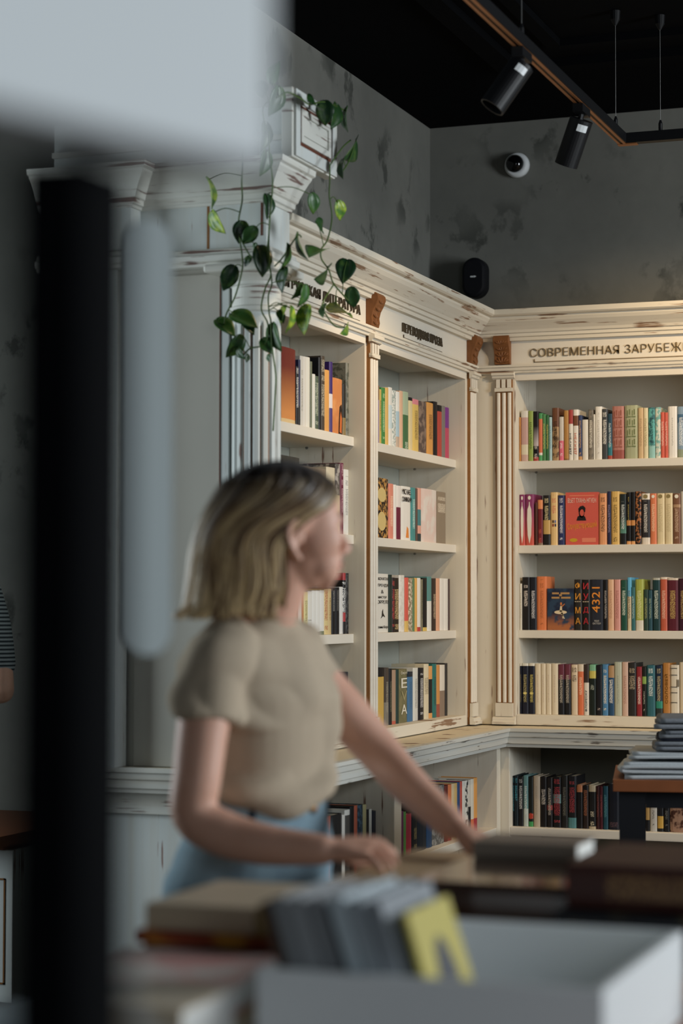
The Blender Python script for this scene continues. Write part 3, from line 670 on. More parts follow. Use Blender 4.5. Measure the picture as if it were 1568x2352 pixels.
R5 = row('R', CD, Z_LOW, [
 (240, 268, 1012, '14181c', 'teal-scripted black', {'t': '2a90a0', 'tr': (.3, .98), 'tw': .35}), (269, 299, 1010, '122026', 'dark petrol', {'t': '2a90a0', 'tr': (.5, .98), 'tw': .3}), (300, 337, 1020, '151518', 'white-lettered black', {'t': 'c8c8c4', 'tr': (.35, .95), 'tw': .3}), (338, 377, 1012, '5e8f90', 'grey-teal', {'t': 'd8e0da', 'bot': (.35, 'b8c4bc')}), (378, 413, 1018, '161c18', 'red-and-green dotted black', {'bot': (.1, '2f9a4c'), 'mid': (.16, .26, 'b8402c')}),
 (414, 467, 1015, 'b9a890', 'beige', {'t': '9a8a76', 'tw': .07}), (469, 517, 1020, '171314', 'black lettered', {'t': 'c8bcae', 'tr': (.45, .75), 'tw': .3}), (518, 562, 1030, '191516', 'red-marked black', {'mid': (.35, .45, '8a2a26'), 't': 'b8ac9c'}), (565, 628, 1022, '141416', 'bird-printed black', {'t': 'a82c36', 'tr': (.1, .98), 'tw': .36, 'mid': (.48, .66, '5f8a8a')}), (630, 678, 1010, '1e1e1c', 'smoky black', {'t': '706c60'}), (680, 746, 1015, '1a1a1e', 'blue-footed red-lettered', {'bot': (.2, '4a8488'), 't': 'a83038', 'tr': (.3, .9), 'tw': .3}),
 (748, 793, 1085, '161416', 'fiery-topped black', {'top': (.16, 'b8703c')}), (795, 838, 1088, '2a1c18', 'brown-black', {'t': 'a05a34', 'tr': (.3, .9), 'tw': .3, 'top': (.1, '141214')}), (840, 897, 1085, 'b8a888', 'cream-framed black', {'mid': (.06, .85, '1c1c1c'), 't': 'd0c4a4', 'tr': (.08, .4)}), (899, 924, 1092, '3a1616', 'dark red', {'t': '7a3a34'}), (926, 949, 1095, '4a1420', 'wine', {'t': '9a4a4a'}), (951, 989, 1092, '0f4656', 'deep blue-green', {'t': '4a8a90'}), (991, 1075, 1075, '161a26', 'wide midnight', {'t': '5a4048', 'tr': (.06, .2), 'tw': .4}),
 (1190, 1235, 1090, '2a2a30', 'dull black', {}), (1278, 1309, 1240, 'b08a44', 'gold-topped black', {'bot': (.42, '15151a')}), (1311, 1367, 1245, 'b8b4ac', 'light grey', {'t': '5a5854', 'tw': .12}), (1369, 1416, 1240, '1b1b1e', 'yellow-labelled black', {'mid': (.12, .58, 'c89a1c')}), (1418, 1462, 1245, '18181b', 'jet black', {'t': '6a6a66'}), (1466, 1600, 1250, 'a07a62', 'brown patterned', {'bl': '4a2a20', 'bs': 30.})], w_, G(w_), setb=-.11, dep=.15)
# ---- left bookcase
CE, CF, CG, CH = (560, 700, .35714), (660, 1250, .29337), (440, 560, .28061), (680, 1640, .31888)
w_ = 'top shelf under ПЕРЕВОДНАЯ'
L1 = row('L', CE, Z_SH[0], [
 (838, 861, 512, 'd8d2c8', 'white', {'t': 'b8b0b0'}), (862, 874, 520, '8a6a4a', 'brown-and-lilac', {'bot': (.75, '9a86a0')}), (875, 887, 545, 'c8a83c', 'thin yellow', {'t': '5a4a20'}), (888, 914, 535, '3a8a3c', 'bright green', {'t': 'b8d8a0', 'tr': (.1, .9)}), (915, 934, 535, 'e0b04a', 'orange-yellow', {}), (935, 958, 533, 'e2e0d6', 'blue-and-white', {'mid': (.3, .7, 'c8dce0')}), (959, 983, 552, 'dcdcd2', 'speckled white', {'bl': '9aa8a0', 'bs': 120.}), (984, 1005, 560, 'a8c4d0', 'powder blue', {'top': (.35, 'e4e4dc'), 'bot': (.2, 'c0a890')}), (1006, 1027, 556, 'e0b088', 'peach', {}),
 (1028, 1064, 562, '3f6f42', 'mossy green', {'top': (.4, 'a8bc98'), 't': 'c8d4b8', 'tr': (.0, .2)}), (1065, 1089, 598, 'dcc890', 'black-topped cream', {'top': (.06, '18141a')}), (1090, 1130, 610, 'dcb84a', 'lemon', {'top': (.1, 'e0808a'), 't': '6a5020'}), (1131, 1180, 625, '5a4a44', 'brown photo-covered', {'bl': '8a7464', 'bs': 30.}), (1181, 1223, 632, 'd8952c', 'amber', {'t': '4a2a10', 'tr': (.3, .8)}), (1224, 1249, 625, '1b1a1e', 'black', {}), (1250, 1278, 648, 'b83a28', 'black-topped red', {'top': (.12, '17161a')}), (1279, 1299, 652, '7a746c', 'grey', {}), (1300, 1324, 662, '7a2a8a', 'violet', {'bot': (.6, 'c03a5c')})], w_, G(w_), setb=.055)
w_ = 'second shelf under ПЕРЕВОДНАЯ'
L2 = row('L', CE, Z_SH[1], [
 (838, 934, 1115, '201a16', 'gold-flowered black', {'bl': 'c08a2c', 'bs': 60., 'label': 'black book with gold flowers and two pale ovals in the left bookcase'}), (936, 967, 1152, 'e08468', 'coral', {'t': 'f0c8a0'}), (968, 984, 1158, 'e0dcd2', 'white-and-maroon', {'bot': (.35, 'e0dcd2')}), (985, 1014, 1165, '6e1c36', 'burgundy', {'top': (.4, 'e0d8d0')}), (1016, 1078, 1170, 'e0ddd4', 'title-faced white', {'label': 'white book with large black title and orange figure, left bookcase'}), (1079, 1109, 1178, '3a8a8a', 'teal', {'t': 'b8d8d0'}), (1110, 1119, 1182, '5a4030', 'slim brown', {}), (1120, 1144, 1180, 'd89a86', 'salmon', {'mid': (.3, .6, '3a7a80'), 'bot': (.15, '2a3a40')}), (1146, 1244, 1188, 'd8c0b6', 'pale pink', {'bl': 'd8cfc6', 'bs': 14.}), (1246, 1304, 1205, '8a7a64', 'taupe', {'t': 'd8ccb4', 'tw': .4, 'tr': (.6, .9)})], w_, G(w_), setb=.055)
w_ = 'third shelf under ПЕРЕВОДНАЯ'
L3 = row('L', CF, Z_SH[2], [
 (685, 797, 232, 'dad6ca', 'bird-covered white', {'label': 'thick white book with a black bird and fantasy novel title, left bookcase'}), (799, 824, 240, '1c2e26', 'dark green', {'bot': (.8, '24342c')}), (825, 844, 262, '2a1a18', 'red-lettered brown', {'t': 'b8322c', 'tr': (.1, .98), 'tw': .4}), (845, 878, 265, '2c2218', 'gold-lettered dark', {'t': 'd0b070', 'tr': (.05, .8), 'tw': .4}), (880, 924, 243, 'dedad0', 'blue-striped white', {'bl': 'd2ccc0'}), (925, 953, 262, 'd8523c', 'coral-and-yellow', {'bot': (.2, 'd8b04a')}), (954, 984, 268, '8a7a5a', 'mottled brown', {'bl': 'd8ccb0', 'bs': 90.}), (985, 999, 268, '5a7a4a', 'thin green', {}), (1000, 1021, 265, 'dca034', 'golden yellow', {}), (1022, 1047, 265, 'dcd8ce', 'red-footed white', {'bot': (.08, 'b8342c')}), (1048, 1064, 275, '7a7458', 'olive', {'t': '3a3a2a'}), (1066, 1099, 265, '1a1a18', 'black', {'bot': (.07, 'd0b03c')}), (1100, 1134, 255, '4f8a86', 'teal-and-white', {'bot': (.55, 'd8d8d0')}), (1136, 1169, 268, '3a2c24', 'dark brown', {'t': 'c0a884', 'tr': (.2, .7)}), (1170, 1198, 268, 'dca07a', 'peach', {}), (1200, 1230, 268, 'dedad0', 'plain white', {}), (1231, 1263, 270, 'dedad0', 'plain white', {}), (1265, 1273, 272, '4a3024', 'sliver of brown', {})], w_, G(w_), setb=.055)
w_ = 'bottom shelf under ПЕРЕВОДНАЯ'
L4 = row('L', CF, Z_BOT, [
 (683, 713, 970, '2a5a8a', 'blue', {'t': '16243a', 'tr': (.1, .98), 'tw': .4}), (715, 764, 970, 'c8a02c', 'black-topped yellow', {'top': (.15, '17161a')}), (766, 799, 968, '4a4038', 'dark taupe', {'t': '9a9484', 'bot': (.4, '7a7468')}), (800, 824, 975, '17171a', 'black', {'t': '6a6a50'}), (825, 854, 985, 'a8886c', 'tan', {'bot': (.06, 'c0543a')}), (855, 878, 982, '1d3a34', 'dark green', {}), (880, 944, 978, '6e6a44', 'olive ЕВА', {'bl': '7c744c', 'bs': 25.}), (946, 989, 1000, '3a6f9a', 'mid blue', {'top': (.1, '1a2634'), 't': '2a5a80'}), (990, 1029, 968, 'cfcfc6', 'grey-white', {'t': '8a8a84'}), (1031, 1074, 970, '17181e', 'white-lettered black', {'t': 'c8c8c8', 'tr': (.1, .9)}), (1076, 1113, 938, 'd6c9a6', 'cream script', {'t': '8a7a5a', 'tr': (.45, .8), 'tw': .4}), (1115, 1139, 955, 'd8963c', 'black-and-orange', {'mid': (.1, .75, '1d1a18')}), (1141, 1173, 938, '17706a', 'emerald', {'t': '0d3a3a'}), (1174, 1198, 948, 'd0892c', 'orange', {'bot': (.25, 'a04a30')}), (1200, 1239, 945, 'd8d0c0', 'white-and-brown', {'bot': (.5, '8a7460')}), (1241, 1257, 932, '2e2a26', 'dark', {})], w_, G(w_), setb=.055)
w_ = 'top shelf behind the hanging vine'
N1 = row('L', CG, Z_SH[0], [
 (640, 744, 860, 'a8845a', 'speckled tan', {'bl': '4a3a28', 'bs': 130.}), (746, 860, 855, '7a2414', 'red-to-orange', {'g': 'd8862c', 'gr': (.15, .75), 'bot': (.06, 'd8b87a')}), (862, 879, 1005, '1d1b1c', 'black-and-white', {'t': 'd8d4cc', 'tr': (.3, .98), 'tw': .4}), (880, 894, 950, '2c2e54', 'thin navy', {'bot': (.3, '201a18')}), (895, 919, 920, 'c8c4ba', 'grey-white', {'t': '8a8478'}), (920, 944, 925, 'd4cfc4', 'pale', {}), (945, 974, 930, 'd9d6c8', 'ivory', {}), (975, 990, 965, '6a7058', 'grey-green', {}), (991, 1018, 1068, 'd6d6cc', 'short white', {}), (1019, 1044, 1085, '4a5a44', 'dull green', {'t': 'a8b09a', 'tr': (.1, .95), 'tw': .4}),
 (1046, 1066, 932, '17181c', 'tall black', {}), (1067, 1096, 920, '4a4034', 'brown lettered', {'t': 'b0a890', 'tr': (.2, .95), 'tw': .4}), (1097, 1134, 1035, 'dc9a34', 'orange-yellow', {}), (1135, 1160, 968, '3c2470', 'purple', {'bot': (.55, '4a3a7a'), 'mid': (.35, .55, 'd8d0d0')}), (1161, 1241, 1105, 'd07a2a', 'orange figure-printed', {'bl': 'dc9040', 'bs': 10.}), (1243, 1268, 1150, '23221e', 'black-and-gold', {'bot': (.35, '8a7440')}), (1270, 1302, 978, '78786a', 'grey mossy', {'bl': '4e5246', 'bs': 40.})], w_, G(w_), setb=.055)
CI = (360, 1000, .31888)
w_ = 'second shelf beside the column'
N2 = row('L', CI, Z_SH[1], [(836, 1036, 147, '3a3a36', 'wide dark grey', {}), (1037, 1226, 230, '8a7a66', 'tan', {}), (1228, 1292, 232, 'cfc3a6', 'cream lettered', {'t': '8a7a5c', 'tw': .4}), (1294, 1326, 205, '57504c', 'photo-covered grey', {'bot': (.55, 'd0ba94'), 'bl': 'a8a098', 'bs': 40.}), (1327, 1350, 200, '6e1c3c', 'burgundy', {'t': 'c8a0a8', 'tr': (.3, .98)}), (1352, 1388, 247, 'dcdad2', 'white', {'t': '8a8a88', 'tr': (.3, .9)})], w_, G(w_), setb=.055)
w_ = 'third shelf beside the column'
N3 = row('L', CF, Z_SH[2], [(20, 60, 330, '3a3434', 'dark', {}), (61, 93, 380, '8a5a50', 'dull red', {'t': '3a2a2a'}), (94, 116, 400, 'dcd8cc', 'white', {}), (117, 131, 380, 'c07a3a', 'thin orange', {}), (132, 168, 375, 'dccf8a', 'yellow-and-white', {'t': '8a8050'}), (169, 199, 370, 'd9d6cc', 'black-lettered white', {'t': '1a1a1a', 'tr': (.05, .35), 'tw': .4}), (200, 230, 365, 'dcdad2', 'matching-set white', {'bot': (.07, 'c8582c')}), (231, 262, 365, 'dcdad2', 'matching-set white', {'bot': (.07, '2c2c28')}), (263, 294, 362, 'dcdad2', 'matching-set white', {'bot': (.08, '5a6a40')}), (295, 324, 355, 'd8c07a', 'red-script yellow', {'t': 'b0402c', 'tr': (.1, .98), 'tw': .4}), (325, 349, 350, 'ccb070', 'straw', {'t': '8a6a30'}), (351, 380, 345, '17171b', 'black', {'t': '8a8a88', 'tr': (.5, .95)}), (381, 414, 340, '17171b', 'black', {'t': '6a6a66', 'tr': (.5, .95)}), (415, 440, 335, 'd6d4ce', 'grey-white', {}), (441, 460, 225, '1b1818', 'red-and-white-barred black', {'mid': (.2, .35, 'b02a2c'), 'top': (.12, 'b02a2c'), 't': 'd8d8d4', 'tr': (.35, .85), 'tw': .5}), (461, 492, 228, '1b1b1c', 'marbled black', {'bl': '4a4a48', 'bs': 80.})], w_, G(w_), setb=.055)
w_ = 'bottom shelf beside the column'
N4 = row('L', CF, Z_BOT, [(180, 285, 1000, '5a5048', 'brown', {}), (286, 305, 1010, '3a5a9a', 'blue', {}), (306, 326, 1018, 'c8604a', 'red', {}), (328, 364, 1030, 'd6d4cc', 'white', {'t': '8a8a88'}), (366, 492, 1005, '1b2430', 'wide dark navy', {'t': 'c8c8c8', 'tr': (.62, .78), 'tw': .36})], w_, G(w_), setb=.055)
w_ = 'base cabinet behind the reaching arm'
L5 = row('L', CH, Z_LOW, [(762, 777, 700, '6a2a50', 'purple', {}), (778, 796, 705, '4f8a34', 'green', {}), (797, 838, 720, 'a01c34', 'crimson', {}), (840, 880, 640, '15181c', 'black', {'t': '8a7a4a', 'tr': (.1, .5)}), (881, 944, 600, '1a2430', 'wide blue-black', {}), (946, 985, 520, '24456a', 'blue', {}), (986, 1074, 518, '5a5a58', 'grey patterned', {'bl': '8a8a86', 'bs': 60.}), (1075, 1099, 515, '6e2a20', 'brick red', {}), (1100, 1124, 508, 'd8702c', 'orange', {'bot': (.45, 'a02c30')}), (1125, 1144, 502, 'd0b888', 'cream', {}), (1145, 1164, 498, 'c8a458', 'straw', {}), (1165, 1184, 492, '2a4a7a', 'navy', {}), (1185, 1199, 486, 'c0442c', 'thin red', {}), (1200, 1224, 482, 'd0ccc0', 'white', {'bot': (.2, 'c0562c')}), (1225, 1244, 478, 'd4cfc2', 'spotted white', {'bl': '2a2a2a', 'bs': 45.}), (1245, 1262, 474, 'c8c0b0', 'black-footed white', {'bot': (.5, '1a1818')}), (1263, 1284, 468, 'd4ccba', 'ivory', {'bot': (.25, 'd8662c')}), (1285, 1309, 460, 'e0962c', 'bright orange', {'bot': (.25, 'a82430')})], w_, G(w_), setb=-.11, dep=.15)
w_ = 'base cabinet behind her waist'
L6 = row('L', CH, Z_LOW, [(120, 182, 720, 'c8c4ba', 'grey-white', {}), (184, 230, 765, 'd4d8da', 'blue-lettered white', {'t': '3a7ab0', 'tr': (.2, .9), 'tw': .4}), (231, 254, 735, 'b8562c', 'orange', {}), (255, 337, 725, '1d1c1e', 'wide black', {}), (338, 356, 725, 'd4d0c6', 'white', {}), (358, 394, 690, '4a4844', 'grey', {'top': (.08, 'd0d0c8')}), (395, 424, 665, '16171a', 'black', {}), (425, 446, 660, 'b0502c', 'rust', {'bot': (.5, 'b02c2c')}), (448, 488, 655, '1d3040', 'blue-patterned', {'bl': '3a5a70', 'bs': 70.}), (489, 511, 652, 'a8a06c', 'pale olive', {}), (512, 529, 690, '17181a', 'thin black', {}), (530, 549, 685, 'c8c8be', 'pale', {}), (550, 581, 700, '1c2230', 'navy', {})], w_, G(w_), setb=-.11, dep=.15)

# ---- prints that can be read or recognised
def bt(ob): return ob['_t'], ob['_h']
for i, hx in ((11, '2a2a34'), (12, 'd86a3c')):
    t, h = bt(R1[i]); btext(R1[i], 'ДЕКУЗН', t * .5, 0, h * .32, hx, 90, h * .42)
for i, c in ((20, '9a5a4c'), (21, '6f7a52')):      # relief panels on two thick spines
    t, h = bt(R1[i]); P = []
    for a in range(4):
        for b in range(2):
            z0 = h * (.22 + a * .185); P += [[(-t * .36 + b * t * .38, z0), (-t * .36 + b * t * .38 + t * .34, z0), (-t * .36 + b * t * .38 + t * .34, z0 + h * .02), (-t * .36 + b * t * .38, z0 + h * .02)],
                                             [(-t * .30 + b * t * .38, z0 + h * .03), (-t * .30 + b * t * .38 + t * .06, z0 + h * .03), (-t * .30 + b * t * .38 + t * .06, z0 + h * .13), (-t * .30 + b * t * .38, z0 + h * .13)],
                                             [(-t * .14 + b * t * .38, z0 + h * .05), (-t * .14 + b * t * .38 + t * .07, z0 + h * .05), (-t * .14 + b * t * .38 + t * .07, z0 + h * .15), (-t * .14 + b * t * .38, z0 + h * .15)]]
    deco(R1[i], P, c, 'spine_ornament')
for i in (0, 1):                                    # white fountain pens
    t, h = bt(R2[i]); deco(R2[i], [[(0, h * .03), (t * .2, h * .2), (t * .26, h * .5), (t * .22, h * .7), (t * .06, h * .78), (t * .04, h * .85), (-t * .04, h * .85), (-t * .06, h * .78), (-t * .22, h * .7), (-t * .26, h * .5), (-t * .2, h * .2)], disc(0, h * .93, t * .17, h * .04, 10)], 'e2dccf', 'printed_pen')
t, h = bt(R2[5]); 
for q, (hx, x, z) in enumerate((('3a2a2a', -.2, .42), ('6a7ab0', .1, .42), ('8a3a2a', -.2, .35), ('2a3a5a', .12, .35))): deco(R2[5], [[(x * t, z * h), ((x + .2) * t, z * h), ((x + .2) * t, (z + .05) * h), (x * t, (z + .05) * h)]], hx)
RF = R2[7]; t, h = bt(RF)                           # red face-out cover
deco(RF, [disc(-.01 * t, .60 * h, .085 * t, .085 * h), [(-.17 * t, .46 * h), (.02 * t, .46 * h), (.13 * t, .46 * h), (.10 * t, .53 * h), (.04 * t, .56 * h), (-.06 * t, .56 * h), (-.13 * t, .54 * h)],
          [(-.10 * t, .62 * h), (.10 * t, .62 * h), (.11 * t, .70 * h), (.04 * t, .745 * h), (-.05 * t, .735 * h), (-.11 * t, .69 * h)]], '1d1a1c', 'printed_portrait')
deco(RF, [disc(.0, .61 * h, .062 * t, .065 * h)], 'c8584a', 'printed_face', y=-.001)
btext(RF, 'ВЬЕТ ТХАНЬ НГУЕН', h * .085, 0, h * .845, 'e8c8b8', 0, t * .86)
btext(RF, 'Сочувствующий', h * .15, 0, h * .36, 'e0963c', 5, t * .90)
deco(RF, [[(-.38 * t, .93 * h), (.38 * t, .93 * h), (.38 * t, .945 * h), (-.38 * t, .945 * h)]], 'e08a6a', 'printed_strip')
deco(RF, [disc(-.26 * t, .09 * h, .12 * t, .035 * h)], 'c8a02c', 'printed_badge')
deco(RF, [[(0, .05 * h), (.42 * t, .05 * h), (.42 * t, .13 * h), (0, .13 * h)]], 'e08468', 'printed_strip')
for i in (15, 16, 17, 18, 19): 
    t, h = bt(R2[i]); deco(R2[i], [disc(0, h * .94, t * .26, t * .26, 12)], 'e6e0d0' if i in (16, 19) else '8a7a50', 'publisher_mark')
DB = R3[4]; t, h = bt(DB)                           # dancer
deco(DB, [disc(0, .43 * h, .24 * t, .045 * h), [(-.04 * t, .44 * h), (.06 * t, .44 * h), (.05 * t, .58 * h), (-.01 * t, .58 * h)], [(.0, .42 * h), (.05 * t, .42 * h), (.16 * t, .28 * h), (.13 * t, .27 * h)], [(.05 * t, .42 * h), (.09 * t, .42 * h), (.10 * t, .28 * h), (.07 * t, .28 * h)]], 'dccaa8', 'printed_dancer')
deco(DB, [disc(.02 * t, .63 * h, .035 * t, .04 * h, 10), [(.05 * t, .55 * h), (.16 * t, .62 * h), (.16 * t, .64 * h), (.04 * t, .58 * h)]], 'c87a44', 'printed_figure')
deco(DB, [[(x * t, z * h), ((x + w) * t, z * h), ((x + w) * t, (z + .045) * h), (x * t, (z + .045) * h)] for (x, z, w) in ((-.32, .86, .26), (0, .86, .34), (-.34, .755, .30), (.02, .755, .36), (-.05, .815, .1))], 'b08a5a', 'printed_title')
for ob, s, hx in ((R3[5], 'ФИМА', 'e09a3c'), (R3[6], 'ИУДА', 'c0343c')):
    t, h = bt(ob)
    for q, ch in enumerate(s): btext(ob, ch, h * .125, 0, h * (.875 - q * .21 - (.06 if q > 1 else 0)), hx, 0, t * .66)
    deco(ob, [[(-.4 * t + a * .28 * t, h * .555), (-.4 * t + a * .28 * t + .2 * t, h * .555), (-.4 * t + a * .28 * t + .2 * t, h * .575), (-.4 * t + a * .28 * t, h * .575)] for a in range(3)], 'a89a84')
t, h = bt(R3[7]); btext(R3[7], '4321', t * .60, -.05 * t, h * .60, 'e8933a', 90, h * .50); btext(R3[7], 'ПОЛ', h * .035, 0, h * .185, 'c8c4be', 0, t * .34); btext(R3[7], 'ОСТЕР', h * .035, 0, h * .135, 'c8c4be', 0, t * .62)
for i in (1, 2): 
    t, h = bt(R4[i]); deco(R4[i], [disc(0, h * .41, t * .3, h * .022, 12)], 'd8c878', 'printed_moon')
t, h = bt(R4[9]); 
t, h = bt(R4[11]); btext(R4[11], 'ФЛОРЕСКУ', t * .42, 0, h * .28, '2a3450', 90, h * .42)
t, h = bt(R4[23]); btext(R4[23], 'СОЛОВЕЙ', t * .42, 0, h * .52, '6a430e', 90, h * .55)
t, h = bt(R4[24]); deco(R4[24], [[(-.45 * t, z * h), (.3 * t, z * h), (.3 * t, (z + .012) * h), (-.45 * t, (z + .012) * h)] for z in (.27, .46, .57, .8, .93)] + [[(.25 * t, .58 * h), (.32 * t, .58 * h), (.32 * t, .72 * h), (.25 * t, .72 * h)], [(.42 * t, .58 * h), (.49 * t, .58 * h), (.49 * t, .72 * h), (.42 * t, .72 * h)]], '2a2622', 'printed_lines')
t, h = bt(L2[0]); deco(L2[0], [disc(0, h * .72, t * .28, h * .12), disc(0, h * .28, t * .28, h * .16)], 'd0b87a', 'printed_oval')
t, h = bt(L2[4]); btext(L2[4], 'MICHAEL', h * .10, 0, h * .90, '22201e', 0, t * .9); btext(L2[4], 'CUNNINGHAM', h * .09, 0, h * .76, '22201e', 0, t * .95); deco(L2[4], [[(-.1 * t, .05 * h), (.2 * t, .05 * h), (.15 * t, .22 * h), (0, .26 * h)]], 'd8863c', 'printed_figure')
b = L3[0]; t, h = bt(b)
for s, z, w in (('ДЖОНАТАН', .91, .92), ('СТРЕНДЖ', .80, .92), ('МИСТЕР', .60, .6), ('НОРРЕЛЛ', .52, .92), ('Сюзанна Кларк', .09, .85)): btext(b, s, h * (.06 if w > .8 else .04), 0, h * z, '3a3834', 0, t * w)
btext(b, '&', h * .06, 0, h * .695, '3a3834', 0, t * .18)
deco(b, [[(-.1 * t, .24 * h), (.05 * t, .28 * h), (.2 * t, .26 * h), (.06 * t, .33 * h), (.05 * t, .40 * h), (-.02 * t, .36 * h), (-.04 * t, .28 * h)]], '26241f', 'printed_bird')
b = L4[6]; t, h = bt(b); btext(b, 'Скотт', h * .05, 0, h * .93, 'd6d2c0', 0, t * .8)
for ch, z, hx in (('E', .74, 'dedacb'), ('V', .50, '9a9470'), ('A', .25, 'dedacb')): btext(b, ch, h * .18, 0, h * z, hx, 0, t * .7)
b = N1[14]; t, h = bt(b); deco(b, [[(.0 * t, .0), (.38 * t, .0), (.42 * t, .3 * h), (.30 * t, .55 * h), (.12 * t, .50 * h), (.04 * t, .25 * h)]], '2a1a12', 'printed_figure'); deco(b, [[(.1 * t, .05 * h), (.3 * t, .03 * h), (.34 * t, .3 * h), (.22 * t, .42 * h), (.14 * t, .3 * h)]], 'c86a34', 'printed_figure', y=-.001)
t, h = bt(R5[4]); deco(R5[4], [[(0, h * .14), (t * .5, h * .21), (0, h * .28), (-t * .2, h * .21)]], 'b8402c', 'printed_diamond')
for ob in ALL_BOOKS: del ob['_t']; del ob['_h']

UPV = Vector((0, 0, 1))
# ================================================================ trailing vine on the pier
def m_leaf():
    k = NT('vine_leaf', .38, .45); p = k.obj()
    r_ = k.n('ShaderNodeObjectInfo').outputs['Random']
    n = k.noise(k.vec(p, (30., 30., 30.)), 1., 3.)
    c = k.mix(k.step(r_, .0, 1.), lin('16331c'), lin('35602c'))
    c = k.mix(k.math('MULTIPLY', k.step(n, .52, .70), .35), c, lin('6d8c34'))
    return k.col(c)
M_LEAF = m_leaf()
k = NT('young_vine_leaf', .38, .45); M_LEAFY = k.col(k.mix(k.step(k.noise(k.vec(k.obj(), (45., 45., 45.)), 1., 3.), .4, .62), lin('4f7c30'), lin('a3b93c')))
M_STEM = plain('vine_stem', '46602c', .5, .3)
VN = thing('trailing_vine', 'green heart-leaved trailing vine hanging over the pier and bookcase', 'plant', (-2.25, 5.6, 2.7355))
# pot stands on the attic behind the blurred sign
MB().lathe([(.05, 2.7355), (.062, 2.83), (.066, 2.84), (.058, 2.838), (.05, 2.76)], (-2.42, 5.56, 0), 24).build('pot', plain('clay_pot', '6a5448', .7, .2), VN, smooth=True)
def VP(x, y, side):     # hang just in front of whatever stands behind
    return Vector(onX(x, y, -2.105)) if side else Vector(onY(x, y, 5.335))
def leaf(bx, by, tx, ty, w, side=0, young=0, turn=0., bend=.25):
    b = VP(bx, by, side); t = VP(tx, ty, side); d = t - b; L = d.length
    view = (Vector(_C) - b).normalized(); ax = d.normalized()
    n = (view - ax * view.dot(ax)).normalized()
    pxm = F_PX / (b - Vector(_C)).length; hw0 = max(w, 9) / pxm / 2
    true_hw = max(hw0, L * .36); ang = math.acos(min(1., hw0 / true_hw)) * (1 if (int(bx) % 2) else -1) + turn
    sd = ax.cross(n).normalized(); n2 = n * math.cos(ang) + sd * math.sin(ang); s2 = ax.cross(n2).normalized()
    outl = [(-.06, .0), (-.12, .16), (-.10, .42), (.02, .74), (.17, .93), (.33, 1.), (.50, .93), (.66, .74), (.80, .48), (.91, .22), (1., 0.)]
    m = MB(); vs = []
    for (u_, h) in outl:
        for q in (-1, -.5, 0, .5, 1):
            lift = abs(q) * h * true_hw * .34 - bend * L * (u_ - .3) ** 2 + math.sin(u_ * 9 + q * 3) * .0012
            vs.append(b + ax * (u_ * L) + s2 * (q * h * true_hw) + n2 * lift)
    fs = []
    for i in range(len(outl) - 1):
        for q in range(4): fs.append((i * 5 + q, i * 5 + q + 1, (i + 1) * 5 + q + 1, (i + 1) * 5 + q))
    me = bpy.data.meshes.new('leaf'); me.from_pydata([tuple(v) for v in vs], [], fs); me.polygons.foreach_set('use_smooth', [True] * len(fs))
    o = link('leaf', me, M_LEAFY if young else M_LEAF, VN)
    sm = o.modifiers.new('s', 'SOLIDIFY'); sm.thickness = .0008
    LEAF_BASES.append((b, bx, by, side)); return o
LEAF_BASES = []
STEMS = [([(557, 330), (557, 380), (555, 420), (556, 460), (548, 505), (550, 545), (556, 590), (556, 620), (540, 680), (520, 720), (515, 745)], 0),
 ([(618, 300), (620, 360), (626, 420), (621, 480), (617, 540), (613, 590), (622, 630), (608, 665), (600, 710), (615, 745), (610, 790), (575, 800), (560, 815)], 0),
 ([(617, 540), (618, 600), (624, 650), (616, 680), (618, 720), (622, 740), (625, 800), (633, 860), (632, 900), (627, 990)], 0),
 ([(757, 380), (757, 415), (756, 450), (762, 500), (752, 550), (738, 572), (738, 595), (755, 620), (765, 650), (790, 680), (800, 690)], 1),
 ([(765, 655), (740, 698), (748, 722), (768, 748), (790, 752)], 1),
 ([(612, 300), (606, 245), (640, 222)], 0),
 ([(640, 222), (661, 212), (690, 226), (712, 240), (745, 234), (795, 255)], 1),
 ([(757, 380), (785, 340), (805, 322)], 1), ([(785, 395), (800, 372), (815, 330)], 1), ([(630, 612), (650, 590), (682, 542), (692, 545)], 0), ([(550, 545), (575, 588), (592, 590)], 0)]
STEM_PTS = []
def smooth_pts(P, k=5):
    out = []
    for i in range(len(P) - 1):
        p0, p1, p2, p3 = P[max(i - 1, 0)], P[i], P[i + 1], P[min(i + 2, len(P) - 1)]
        for q in range(k):
            t = q / k
            out.append(.5 * ((2 * p1) + (p2 - p0) * t + (2 * p0 - 5 * p1 + 4 * p2 - p3) * t * t + (3 * p1 - p0 - 3 * p2 + p3) * t ** 3))
    out.append(P[-1]); return out
for pts, sd in STEMS:
    P = smooth_pts([VP(x, y, sd) for x, y in pts]); STEM_PTS += [(p, sd) for p in P]
    MB().tube(P, .0023, 6).build('stem', M_STEM, VN, smooth=True)
